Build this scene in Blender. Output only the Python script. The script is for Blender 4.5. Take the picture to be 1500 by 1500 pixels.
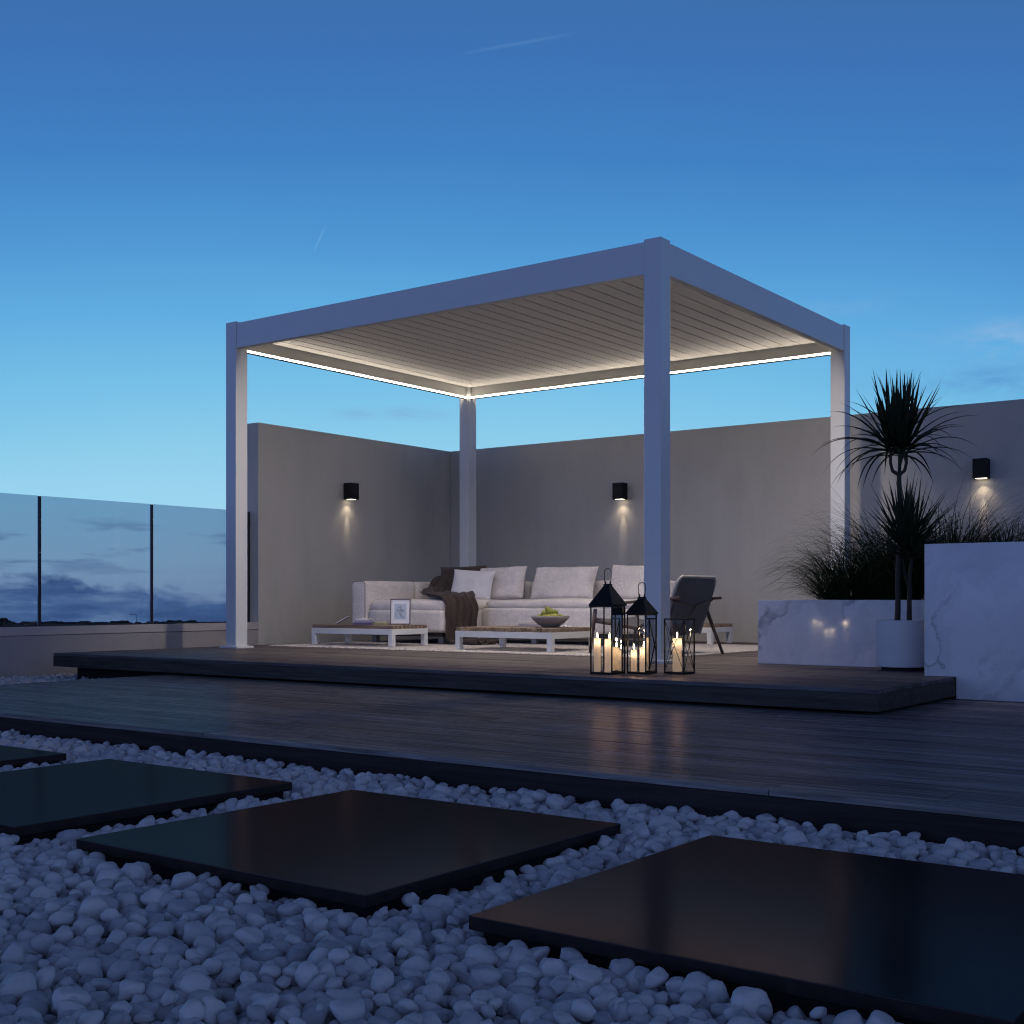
import bpy, bmesh, math, random
import numpy as np
from mathutils import Vector, Matrix, Euler, noise

random.seed(7)
rng = np.random.default_rng(11)
R = math.radians
for o in list(bpy.data.objects):
    bpy.data.objects.remove(o)
scene = bpy.context.scene
col = scene.collection

# ------------------------------------------------------------------ camera
cam_d = bpy.data.cameras.new('camera')
cam = bpy.data.objects.new('camera', cam_d)
col.objects.link(cam)
cam.location = (0, 0, 0.411)
cam.rotation_euler = (R(90), 0, R(36.43))
cam_d.sensor_width = 36
cam_d.lens = 1801.0 / 1500 * 36
cam_d.shift_y = 127.3 / 1500
cam_d.clip_start = 0.05
cam_d.clip_end = 5000
scene.camera = cam

# ------------------------------------------------------------------ render settings
scene.view_settings.view_transform = 'Standard'
scene.view_settings.look = 'None'
scene.view_settings.exposure = 0
scene.view_settings.gamma = 1
scene.cycles.use_denoising = True
scene.cycles.filter_width = 1.15
scene.cycles.max_bounces = 8
scene.cycles.transparent_max_bounces = 24
scene.cycles.sample_clamp_indirect = 4
scene.cycles.caustics_reflective = False
scene.cycles.caustics_refractive = False


def lin(r, g, b):
    return tuple((c / 255 / 12.92) if c / 255 <= 0.04045 else ((c / 255 + 0.055) / 1.055) ** 2.4 for c in (r, g, b)) + (1.0,)


class NT:
    """small helper around a node tree"""
    def __init__(self, tree):
        self.t = tree
        self.n = tree.nodes
        self.l = tree.links

    def add(self, kind, **kw):
        nd = self.n.new(kind)
        for k, v in kw.items():
            setattr(nd, k, v)
        return nd

    def put(self, sock, v):
        if hasattr(v, 'links') or isinstance(v, bpy.types.NodeSocket):
            self.l.new(v, sock)
        else:
            sock.default_value = v

    def math(self, op, a, b=None, c=None, clamp=False):
        nd = self.add('ShaderNodeMath', operation=op, use_clamp=clamp)
        self.put(nd.inputs[0], a)
        if b is not None:
            self.put(nd.inputs[1], b)
        if c is not None:
            self.put(nd.inputs[2], c)
        return nd.outputs[0]

    def dot(self, a, b):
        nd = self.add('ShaderNodeVectorMath', operation='DOT_PRODUCT')
        self.put(nd.inputs[0], a)
        self.put(nd.inputs[1], b)
        return nd.outputs['Value']

    def mix(self, f, a, b, mode='MIX'):
        nd = self.add('ShaderNodeMix', data_type='RGBA', blend_type=mode)
        self.put(nd.inputs[0], f)
        self.put(nd.inputs[6], a)
        self.put(nd.inputs[7], b)
        return nd.outputs[2]

    def ramp(self, f, stops, interp='LINEAR'):
        nd = self.add('ShaderNodeValToRGB')
        nd.color_ramp.interpolation = interp
        el = nd.color_ramp.elements
        while len(el) < len(stops):
            el.new(0.5)
        for e, (p, c) in zip(el, stops):
            e.position = p
            e.color = c if len(c) == 4 else tuple(c) + (1,)
        self.put(nd.inputs[0], f)
        return nd.outputs[0]

    def noise(self, vec, scale, detail=3, rough=0.5, dist=0.0):
        nd = self.add('ShaderNodeTexNoise')
        if vec is not None:
            self.put(nd.inputs['Vector'], vec)
        nd.inputs['Scale'].default_value = scale
        nd.inputs['Detail'].default_value = detail
        nd.inputs['Roughness'].default_value = rough
        nd.inputs['Distortion'].default_value = dist
        return nd.outputs['Fac']

    def mapping(self, vec, scale=(1, 1, 1), rot=(0, 0, 0), loc=(0, 0, 0)):
        nd = self.add('ShaderNodeMapping')
        self.put(nd.inputs['Vector'], vec)
        nd.inputs['Scale'].default_value = scale
        nd.inputs['Rotation'].default_value = rot
        nd.inputs['Location'].default_value = loc
        return nd.outputs[0]


# ------------------------------------------------------------------ world: dusk sky after sunset
world = bpy.data.worlds.new('World')
scene.world = world
world.use_nodes = True
w = NT(world.node_tree)
bg = w.n['Background']
tc = w.add('ShaderNodeTexCoord').outputs['Generated']
sep = w.add('ShaderNodeSeparateXYZ')
w.l.new(tc, sep.inputs[0])
z = sep.outputs[2]
glow = w.math('SUBTRACT', 1.0, w.dot(tc, (-0.640, 0.768, 0)))
zs = w.math('ADD', z, w.math('MULTIPLY', w.math('MINIMUM', glow, 0.25), w.math('MULTIPLY', w.math('MINIMUM', w.math('MAXIMUM', z, 0.0), 0.12), 3.6)))
zs = w.math('ADD', zs, w.math('MULTIPLY', w.math('SUBTRACT', w.noise(w.mapping(tc, scale=(1, 1, 3)), 2.6, 4, 0.55), 0.5), 0.035))
zw = w.math('MULTIPLY_ADD', zs, 0.8, 0.2, clamp=True)
zz = w.math('MULTIPLY_ADD', z, 0.8, 0.2, clamp=True)          # z -0.25..1 -> 0..1


def zp(v):
    return v * 0.8 + 0.2


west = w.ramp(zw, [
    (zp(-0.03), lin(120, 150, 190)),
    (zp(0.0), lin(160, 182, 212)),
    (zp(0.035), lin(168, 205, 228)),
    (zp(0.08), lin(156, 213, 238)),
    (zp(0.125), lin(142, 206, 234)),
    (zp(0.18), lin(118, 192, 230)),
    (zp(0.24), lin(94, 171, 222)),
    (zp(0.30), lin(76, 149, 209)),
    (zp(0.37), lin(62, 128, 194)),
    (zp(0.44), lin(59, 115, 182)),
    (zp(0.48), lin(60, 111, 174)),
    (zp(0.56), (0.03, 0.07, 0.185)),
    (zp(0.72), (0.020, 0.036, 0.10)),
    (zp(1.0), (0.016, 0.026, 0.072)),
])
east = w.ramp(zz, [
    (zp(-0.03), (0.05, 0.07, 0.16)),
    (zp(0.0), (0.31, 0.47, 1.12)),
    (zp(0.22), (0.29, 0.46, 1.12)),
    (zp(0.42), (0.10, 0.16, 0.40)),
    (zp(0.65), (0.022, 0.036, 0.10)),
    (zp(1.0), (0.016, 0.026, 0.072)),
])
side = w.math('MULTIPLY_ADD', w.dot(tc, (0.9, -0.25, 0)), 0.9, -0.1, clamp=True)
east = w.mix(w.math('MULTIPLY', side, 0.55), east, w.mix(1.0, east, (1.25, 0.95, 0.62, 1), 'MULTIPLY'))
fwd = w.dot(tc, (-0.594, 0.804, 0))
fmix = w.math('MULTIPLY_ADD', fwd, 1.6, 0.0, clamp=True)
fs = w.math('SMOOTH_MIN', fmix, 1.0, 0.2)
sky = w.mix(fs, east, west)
# low cumulus bank near the horizon
cv = w.mapping(tc, scale=(1, 1, 3.0))
n1 = w.noise(cv, 9.0, 7, 0.58, 0.3)
n2 = w.noise(w.mapping(tc, scale=(1, 1, 5), loc=(3.1, 1.7, 0.4)), 5.0, 3, 0.5)
bank = w.math('MULTIPLY_ADD', n1, 0.080, w.math('MULTIPLY', n2, 0.055))   # about 0.02..0.13
edge = w.math('SUBTRACT', w.math('SUBTRACT', bank, 0.0545), z)
cm = w.math('MULTIPLY', edge, 140.0, clamp=True)
shade = w.noise(w.mapping(tc, scale=(1, 1, 5.0), loc=(0.3, 0.2, 0.9)), 16.0, 5, 0.6)
ccol = w.ramp(shade, [(0.36, lin(76, 108, 160)), (0.52, lin(98, 132, 180)), (0.66, lin(134, 164, 202))])
sky = w.mix(w.math('MULTIPLY', cm, 0.96), sky, ccol)
# small detached clouds over the bank
n3 = w.noise(w.mapping(tc, scale=(1, 1, 7.0), loc=(1.3, 4.2, 2.0)), 12.0, 5, 0.55)
band = w.math('SUBTRACT', 1.0, w.math('MULTIPLY', w.math('ABSOLUTE', w.math('SUBTRACT', z, 0.040)), 34.0), clamp=True)
pf = w.math('MULTIPLY', w.math('MULTIPLY', w.math('SUBTRACT', n3, 0.57), 9.0, clamp=True), band)
sky = w.mix(w.math('MULTIPLY', pf, 0.8), sky, lin(84, 112, 164))
# thin high veils
n4 = w.noise(w.mapping(tc, scale=(1, 1, 4.5), loc=(7.3, 0.2, 2.0)), 3.2, 6, 0.6, 0.6)
vf = w.math('MULTIPLY', w.math('SUBTRACT', n4, 0.60), 2.2, clamp=True)
vb = w.math('SUBTRACT', 1.0, w.math('MULTIPLY', w.math('ABSOLUTE', w.math('SUBTRACT', z, 0.17)), 6.0), clamp=True)
sky = w.mix(w.math('MULTIPLY', w.math('MULTIPLY', vf, vb), 0.6), sky, lin(150, 180, 214))


def skydir(x, y):
    r = (x - 750) / 1801.0
    u = (877.3 - y) / 1801.0
    return Vector((r * 0.8046 - 0.5938, r * 0.5938 + 0.8046, u)).normalized()


def streak(sky, a, b, width, amount, soft=6.0):
    """a condensation trail between two directions of the sky"""
    da, db = skydir(*a), skydir(*b)
    n = da.cross(db).normalized()
    m = (da + db).normalized()
    t = n.cross(m)
    half = abs(da.dot(t))
    wob = w.math('MULTIPLY', w.math('SUBTRACT', w.noise(tc, 30.0, 3, 0.6), 0.5), width * 1.2)
    d = w.math('DIVIDE', w.math('ADD', w.dot(tc, tuple(n)), wob), width)
    g = w.math('EXPONENT', w.math('MULTIPLY', w.math('MULTIPLY', d, d), -1.0))
    al = w.math('DIVIDE', w.dot(tc, tuple(t)), half)
    e = w.math('SUBTRACT', 1.0, w.math('POWER', w.math('ABSOLUTE', al), 2.0), clamp=True)
    fr = w.math('GREATER_THAN', w.dot(tc, tuple(m)), 0.5)
    k = w.math('MULTIPLY', w.math('MULTIPLY', w.math('MULTIPLY', g, e), fr), amount)
    return w.mix(k, sky, lin(150, 195, 232))


def puff(sky, x, y, sx, sy, colr, amount, seed):
    c = skydir(x, y)
    rt = Vector((c.y, -c.x, 0)).normalized()
    up = rt.cross(c).normalized()
    n = w.math('MULTIPLY', w.math('SUBTRACT', w.noise(w.mapping(tc, scale=(1, 1, 2.5), loc=(seed, 0, 0)), 22.0, 6, 0.62, 0.3), 0.36), 3.6, clamp=True)
    a = w.math('DIVIDE', w.dot(tc, tuple(rt)), sx / 1801.0)
    b = w.math('DIVIDE', w.dot(tc, tuple(up)), sy / 1801.0)
    g = w.math('EXPONENT', w.math('MULTIPLY', w.math('ADD', w.math('MULTIPLY', a, a), w.math('MULTIPLY', b, b)), -1.0))
    k = w.math('MULTIPLY', w.math('MULTIPLY', w.math('MULTIPLY', g, n), w.math('GREATER_THAN', w.dot(tc, tuple(c)), 0.5)), amount)
    return w.mix(k, sky, colr)


sky = puff(sky, 578, 606, 62, 9, lin(122, 158, 208), 0.75, 1.0)
sky = puff(sky, 1485, 495, 70, 26, lin(150, 185, 222), 0.6, 4.0)
sky = puff(sky, 1440, 560, 130, 24, lin(84, 138, 200), 0.55, 7.0)
sky = puff(sky, 1215, 452, 60, 12, lin(140, 180, 220), 0.3, 9.0)
sky = streak(sky, (670, 80), (850, 47), 0.0011, 0.09)
sky = streak(sky, (458, 372), (477, 330), 0.0007, 0.22)
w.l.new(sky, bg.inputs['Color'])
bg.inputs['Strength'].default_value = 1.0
world.cycles.sampling_method = 'AUTOMATIC'


# ------------------------------------------------------------------ materials
def new_mat(name):
    m = bpy.data.materials.new(name)
    m.use_nodes = True
    t = NT(m.node_tree)
    return m, t, t.n['Principled BSDF']


def bump(t, p, h, strength, dist=0.01):
    b = t.add('ShaderNodeBump')
    b.inputs['Strength'].default_value = strength
    b.inputs['Distance'].default_value = dist
    t.put(b.inputs['Height'], h)
    t.l.new(b.outputs[0], p.inputs['Normal'])


def simple(name, c, rough=0.5, metal=0.0, var=0.0, vscale=8.0, bmp=0.0, bscale=60.0, spec=0.5, bdist=0.002, c2=None):
    m, t, p = new_mat(name)
    tcn = t.add('ShaderNodeTexCoord').outputs['Object']
    c = tuple(c[:3])
    if var or c2:
        c2 = c2 or tuple(x * (1 - var) for x in c)
        f = t.noise(tcn, vscale, 4, 0.6)
        t.l.new(t.ramp(f, [(0.3, c2), (0.7, c)]), p.inputs['Base Color'])
        t.l.new(t.math('MULTIPLY_ADD', f, 0.25, rough - 0.12), p.inputs['Roughness'])
    else:
        p.inputs['Base Color'].default_value = c + (1,)
        p.inputs['Roughness'].default_value = rough
    p.inputs['Metallic'].default_value = metal
    p.inputs['Specular IOR Level'].default_value = spec
    if bmp:
        bump(t, p, t.noise(tcn, bscale, 4, 0.6), bmp, bdist)
    return m


def emis(name, c, s):
    m, t, p = new_mat(name)
    p.inputs['Base Color'].default_value = (0.8, 0.7, 0.6, 1)
    p.inputs['Emission Color'].default_value = tuple(c[:3]) + (1,)
    p.inputs['Emission Strength'].default_value = s
    return m


def glass(name, tint, refl=1.0):
    m = bpy.data.materials.new(name)
    m.use_nodes = True
    t = NT(m.node_tree)
    t.n.remove(t.n['Principled BSDF'])
    tr = t.add('ShaderNodeBsdfTransparent')
    tr.inputs[0].default_value = tuple(tint) + (1,)
    gl = t.add('ShaderNodeBsdfGlossy')
    gl.inputs['Roughness'].default_value = 0.02
    fr = t.add('ShaderNodeFresnel')
    fr.inputs[0].default_value = 1.45
    mx = t.add('ShaderNodeMixShader')
    t.put(mx.inputs[0], t.math('MULTIPLY', fr.outputs[0], refl))
    t.l.new(tr.outputs[0], mx.inputs[1])
    t.l.new(gl.outputs[0], mx.inputs[2])
    t.l.new(mx.outputs[0], t.n['Material Output'].inputs[0])
    return m


def planks_mat(name, base, axis='X', rough=0.42):
    m, t, p = new_mat(name)
    tcn = t.add('ShaderNodeTexCoord').outputs['Object']
    geo = t.add('ShaderNodeNewGeometry')
    rnd = geo.outputs['Random Per Island']
    off = t.add('ShaderNodeCombineXYZ')
    t.put(off.inputs[0], t.math('MULTIPLY', rnd, 37.0))
    t.put(off.inputs[1], t.math('MULTIPLY', rnd, 11.0))
    va = t.add('ShaderNodeVectorMath', operation='ADD')
    t.l.new(tcn, va.inputs[0])
    t.l.new(off.outputs[0], va.inputs[1])
    v = t.mapping(va.outputs[0], scale=(1.3, 26, 26))
    g = t.noise(v, 1.6, 8, 0.68, 0.5)
    big = t.noise(t.mapping(va.outputs[0], scale=(0.9, 5, 5)), 1.1, 4, 0.6)
    b = tuple(base)
    c1 = tuple(x * 0.42 for x in b)
    c2 = tuple(min(1, x * 1.75) for x in b)
    colr = t.ramp(g, [(0.30, c1), (0.5, b), (0.72, c2)])
    tone = t.math('MULTIPLY_ADD', rnd, 0.5, 0.72)
    tone = t.math('MULTIPLY', tone, t.math('MULTIPLY_ADD', big, 0.9, 0.55))
    cc = t.add('ShaderNodeCombineColor')
    for i in range(3):
        t.put(cc.inputs[i], tone)
    t.l.new(t.mix(1.0, colr, cc.outputs[0], 'MULTIPLY'), p.inputs['Base Color'])
    t.l.new(t.math('MULTIPLY_ADD', g, 0.22, rough - 0.10), p.inputs['Roughness'])
    bump(t, p, g, 0.35, 0.0025)
    p.inputs['Specular IOR Level'].default_value = 0.0
    gs = t.add('ShaderNodeBsdfGlossy')
    gs.inputs[0].default_value = (1.0, 0.81, 0.77, 1)
    t.put(gs.inputs['Roughness'], t.math('MULTIPLY_ADD', g, 0.3, rough - 0.34))
    bnode = [n_ for n_ in t.n if n_.type == 'BUMP'][0]
    t.l.new(bnode.outputs[0], gs.inputs['Normal'])
    lw = t.add('ShaderNodeLayerWeight')
    lw.inputs[0].default_value = 0.3
    mx = t.add('ShaderNodeMixShader')
    t.put(mx.inputs[0], t.math('MULTIPLY_ADD', t.math('POWER', lw.outputs['Facing'], 4.0), 0.34, 0.02))
    t.l.new(p.outputs[0], mx.inputs[1])
    t.l.new(gs.outputs[0], mx.inputs[2])
    t.l.new(mx.outputs[0], t.n['Material Output'].inputs[0])
    return m


def marble(name):
    m, t, p = new_mat(name)
    tcn = t.add('ShaderNodeTexCoord').outputs['Object']
    v = t.mapping(tcn, scale=(1, 1, 1.0), rot=(0.3, R(38), 0.5))
    warp = t.noise(v, 2.2, 6, 0.6)
    wv = t.add('ShaderNodeVectorMath', operation='ADD')
    t.l.new(v, wv.inputs[0])
    cmb = t.add('ShaderNodeCombineXYZ')
    t.put(cmb.inputs[0], t.math('MULTIPLY', warp, 0.9))
    t.put(cmb.inputs[2], t.math('MULTIPLY', warp, 1.1))
    t.l.new(cmb.outputs[0], wv.inputs[1])
    n = t.noise(t.mapping(wv.outputs[0], scale=(0.5, 0.5, 1.5)), 1.5, 3, 0.5)
    vein = t.math('SUBTRACT', 1.0, t.math('MULTIPLY', t.math('ABSOLUTE', t.math('SUBTRACT', n, 0.5)), 26.0), clamp=True)
    msk = t.math('MULTIPLY', t.math('SUBTRACT', t.noise(v, 2.3, 3, 0.5), 0.45), 7.0, clamp=True)
    vein = t.math('MULTIPLY', vein, msk)
    soft = t.noise(t.mapping(wv.outputs[0], scale=(1, 1, 3)), 1.4, 5, 0.6)
    basec = t.ramp(soft, [(0.35, (0.56, 0.56, 0.57)), (0.6, (0.70, 0.69, 0.69))])
    t.l.new(t.mix(t.math('MULTIPLY', vein, 0.6), basec, (0.12, 0.12, 0.14, 1)), p.inputs['Base Color'])
    p.inputs['Roughness'].default_value = 0.085
    p.inputs['Specular IOR Level'].default_value = 0.5
    bump(t, p, t.noise(tcn, 7.0, 2, 0.5), 0.05, 0.004)
    return m


def plaster(name, c):
    m, t, p = new_mat(name)
    tcn = t.add('ShaderNodeTexCoord').outputs['Object']
    a = t.noise(tcn, 0.9, 6, 0.62)
    b = t.noise(t.mapping(tcn, scale=(1.4, 1.4, 0.35)), 3.0, 4, 0.6)
    f = t.math('MULTIPLY_ADD', a, 0.6, t.math('MULTIPLY', b, 0.4))
    t.l.new(t.ramp(f, [(0.34, tuple(x * 0.88 for x in c)), (0.50, c), (0.66, tuple(x * 1.06 for x in c))]), p.inputs['Base Color'])
    p.inputs['Roughness'].default_value = 0.85
    bump(t, p, t.math('ADD', t.noise(tcn, 60, 4, 0.6), t.noise(tcn, 6, 3, 0.6)), 0.25, 0.002)
    return m


def fabric(name, c, scale=420.0, var=0.16, bmp=0.5, rough=0.95):
    m, t, p = new_mat(name)
    tcn = t.add('ShaderNodeTexCoord').outputs['Object']
    f = t.noise(tcn, 130, 3, 0.7)
    f2 = t.noise(tcn, 4.0, 3, 0.6)
    ff = t.math('MULTIPLY_ADD', f, 0.7, t.math('MULTIPLY', f2, 0.3))
    c = tuple(c)
    t.l.new(t.ramp(ff, [(0.36, tuple(x * (1 - 2 * var) for x in c)), (0.6, tuple(min(1, x * (1 + var)) for x in c))]), p.inputs['Base Color'])
    p.inputs['Roughness'].default_value = rough
    p.inputs['Sheen Weight'].default_value = 0.15
    wv = t.add('ShaderNodeTexWave', wave_type='BANDS', bands_direction='DIAGONAL')
    t.l.new(tcn, wv.inputs['Vector'])
    wv.inputs['Scale'].default_value = scale / 6
    wv.inputs['Distortion'].default_value = 2
    h = t.math('ADD', t.math('MULTIPLY', wv.outputs['Fac'], 0.4), t.noise(tcn, 260, 2, 0.6))
    h = t.math('ADD', h, t.math('MULTIPLY', t.noise(tcn, 9, 3, 0.5), 2.2))
    bump(t, p, h, bmp, 0.004)
    return m


M = {}
M['white_metal'] = simple('powder_coated_metal', (0.70, 0.71, 0.69), 0.42, var=0.04, vscale=3, bmp=0.06, bscale=700, bdist=0.0006)
M['strip_housing'] = simple('black_profile', (0.012, 0.012, 0.014), 0.5)
M['led'] = emis('led_diffuser', (1.0, 0.86, 0.70), 19.0)
M['added_strip'] = emis('added_strip_glow', (1.0, 0.86, 0.73), 345.0)  # added fill emitter, hidden behind the near beams
M['slat'] = simple('louvre_aluminium', (0.80, 0.785, 0.76), 0.55, var=0.05, vscale=2)
M['wall'] = plaster('taupe_plaster', (0.465, 0.448, 0.405))
M['parapet'] = plaster('parapet_plaster', (0.33, 0.31, 0.30))
M['coping'] = simple('coping_stone', (0.42, 0.39, 0.38), 0.6, var=0.08, vscale=4)
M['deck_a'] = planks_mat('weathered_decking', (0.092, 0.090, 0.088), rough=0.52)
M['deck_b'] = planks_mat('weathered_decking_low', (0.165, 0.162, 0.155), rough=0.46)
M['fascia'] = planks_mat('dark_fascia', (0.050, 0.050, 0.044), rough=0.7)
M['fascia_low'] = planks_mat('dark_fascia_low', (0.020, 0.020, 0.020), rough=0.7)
M['recess'] = simple('deck_substructure', (0.012, 0.012, 0.013), 0.9)
M['marble'] = marble('white_marble')
M['slab'] = simple('polished_black_stone', (0.014, 0.014, 0.015), 0.14, var=0.25, vscale=2.2, spec=0.12)
m, t, p = new_mat('polished_black_slab')
t.n.remove(p)
df = t.add('ShaderNodeBsdfDiffuse')
df.inputs[0].default_value = (0.020, 0.019, 0.017, 1)
gs = t.add('ShaderNodeBsdfGlossy')
tcn = t.add('ShaderNodeTexCoord').outputs['Object']
gs.inputs[0].default_value = (1.0, 0.74, 0.78, 1)
t.put(gs.inputs['Roughness'], t.math('MULTIPLY_ADD', t.noise(tcn, 3.0, 5, 0.6), 0.07, 0.12))
lw = t.add('ShaderNodeLayerWeight')
lw.inputs[0].default_value = 0.3
mx = t.add('ShaderNodeMixShader')
t.put(mx.inputs[0], t.math('MULTIPLY_ADD', t.math('POWER', lw.outputs['Facing'], 6.0), 0.12, 0.042))
t.l.new(df.outputs[0], mx.inputs[1])
t.l.new(gs.outputs[0], mx.inputs[2])
t.l.new(mx.outputs[0], t.n['Material Output'].inputs[0])
M['slab'] = m
M['slab_base'] = simple('slab_bed', (0.006, 0.006, 0.007), 0.9)
M['pane'] = glass('balustrade_glass', (0.65, 0.70, 0.77), 0.45)
M['lantern_glass'] = glass('lantern_glass', (0.95, 0.95, 0.94), 1.0)
M['black_metal'] = simple('black_iron', (0.011, 0.011, 0.011), 0.6, bmp=0.2, bscale=200, spec=0.2)
M['handle_metal'] = simple('dark_brass', (0.10, 0.085, 0.07), 0.35, metal=0.9)
M['post_metal'] = simple('dark_post_metal', (0.02, 0.022, 0.03), 0.4, metal=0.5)
M['sofa'] = fabric('oatmeal_upholstery', (0.78, 0.725, 0.67))
M['piping'] = fabric('piping', (0.10, 0.09, 0.085))
M['pillow'] = fabric('oatmeal_pillow_fabric', (0.77, 0.715, 0.66), var=0.2)
M['pillow_white'] = fabric('pale_linen', (0.80, 0.77, 0.75), var=0.05)
M['throw'] = fabric('brown_knit', (0.060, 0.042, 0.034), var=0.3, bmp=0.8)
M['dark_base'] = simple('sofa_base', (0.02, 0.02, 0.022), 0.6)
M['sling'] = fabric('charcoal_sling', (0.105, 0.10, 0.097), var=0.12)
M['wood'] = planks_mat('teak', (0.27, 0.205, 0.15), rough=0.6)
M['wood_dark'] = simple('dark_teak', (0.11, 0.065, 0.045), 0.45, var=0.35, vscale=30)
M['tube'] = simple('grey_tube', (0.33, 0.32, 0.31), 0.45)
M['pot'] = simple('matt_white_pot', (0.62, 0.62, 0.63), 0.5, var=0.03, bmp=0.05)
M['soil'] = simple('soil', (0.02, 0.015, 0.012), 0.95, bmp=0.8, bscale=40, bdist=0.01)
M['bark'] = simple('dracaena_bark', (0.060, 0.048, 0.036), 0.85, var=0.45, vscale=25, bmp=0.8, bscale=45, bdist=0.006)
M['leaf'] = simple('dracaena_leaf', (0.026, 0.040, 0.018), 0.5, c2=(0.015, 0.024, 0.011), vscale=6, spec=0.25)
M['grass'] = simple('grass_blade', (0.026, 0.044, 0.014), 0.6, c2=(0.015, 0.027, 0.009), vscale=5, spec=0.2)
M['pebble'] = simple('white_pebble', (0.63, 0.635, 0.64), 0.78, var=0.2, vscale=22, bmp=0.55, bscale=110, bdist=0.003)
_t = NT(M['pebble'].node_tree)
_p = _t.n['Principled BSDF']
_src = _p.inputs['Base Color'].links[0].from_socket
_g = _t.add('ShaderNodeNewGeometry')
_tone = _t.ramp(_g.outputs['Random Per Island'], [(0.0, (0.62, 0.63, 0.66)), (0.12, (0.80, 0.80, 0.82)), (0.5, (0.94, 0.94, 0.94)), (1.0, (1.06, 1.05, 1.03))])
_t.l.new(_t.mix(1.0, _src, _tone, 'MULTIPLY'), _p.inputs['Base Color'])
M['gravel_bed'] = simple('gravel_bed', (0.10, 0.10, 0.11), 0.95)
M['terrain'] = simple('far_fields', (0.045, 0.05, 0.035), 0.95, var=0.5, vscale=0.02)
M['far_tree'] = simple('far_foliage', (0.030, 0.036, 0.026), 0.9, var=0.4, vscale=0.3)
M['wax'] = None
M['rug'] = None
M['paper'] = simple('paper', (0.70, 0.69, 0.66), 0.8)
M['fruit'] = simple('pear_skin', (0.34, 0.31, 0.06), 0.45, c2=(0.20, 0.24, 0.04), vscale=20)
M['bowl'] = simple('stoneware', (0.36, 0.32, 0.29), 0.5, var=0.15, vscale=20)

m, t, p = new_mat('candle_wax')
p.inputs['Base Color'].default_value = (0.80, 0.70, 0.56, 1)
p.inputs['Roughness'].default_value = 0.45
p.inputs['Subsurface Weight'].default_value = 0.6
p.inputs['Subsurface Radius'].default_value = (0.03, 0.018, 0.01)
p.inputs['Subsurface Scale'].default_value = 1.0
p.inputs['Emission Color'].default_value = (1.0, 0.76, 0.50, 1)
p.inputs['Emission Strength'].default_value = 0.22  # wax glow put in as emission, in place of flame light shining through
p.inputs['Subsurface Weight'].default_value = 0.0
trl = t.add('ShaderNodeBsdfTranslucent')
trl.inputs[0].default_value = (0.95, 0.80, 0.62, 1)
mx = t.add('ShaderNodeMixShader')
mx.inputs[0].default_value = 0.5
t.l.new(p.outputs[0], mx.inputs[1])
t.l.new(trl.outputs[0], mx.inputs[2])
t.l.new(mx.outputs[0], t.n['Material Output'].inputs[0])
M['wax'] = m
M['flame'] = emis('candle_flame', (1.0, 0.80, 0.50), 26.0)
M['lamp_lens'] = emis('lamp_lens', (1.0, 0.84, 0.62), 4.0)

m, t, p = new_mat('woven_rug')
tcn = t.add('ShaderNodeTexCoord').outputs['Object']
vor = t.add('ShaderNodeTexVoronoi')
t.l.new(t.mapping(tcn, scale=(1, 1.6, 1)), vor.inputs['Vector'])
vor.inputs['Scale'].default_value = 55
nn = t.noise(tcn, 30, 4, 0.7)
t.l.new(t.ramp(t.math('MULTIPLY_ADD', vor.outputs['Distance'], 0.5, t.math('MULTIPLY', nn, 0.6)),
               [(0.25, (0.78, 0.74, 0.72)), (0.52, (0.66, 0.62, 0.60)), (0.78, (0.25, 0.23, 0.23))]), p.inputs['Base Color'])
p.inputs['Roughness'].default_value = 1.0
bump(t, p, t.math('SUBTRACT', 1.0, vor.outputs['Distance']), 1.0, 0.012)
M['rug'] = m


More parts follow.
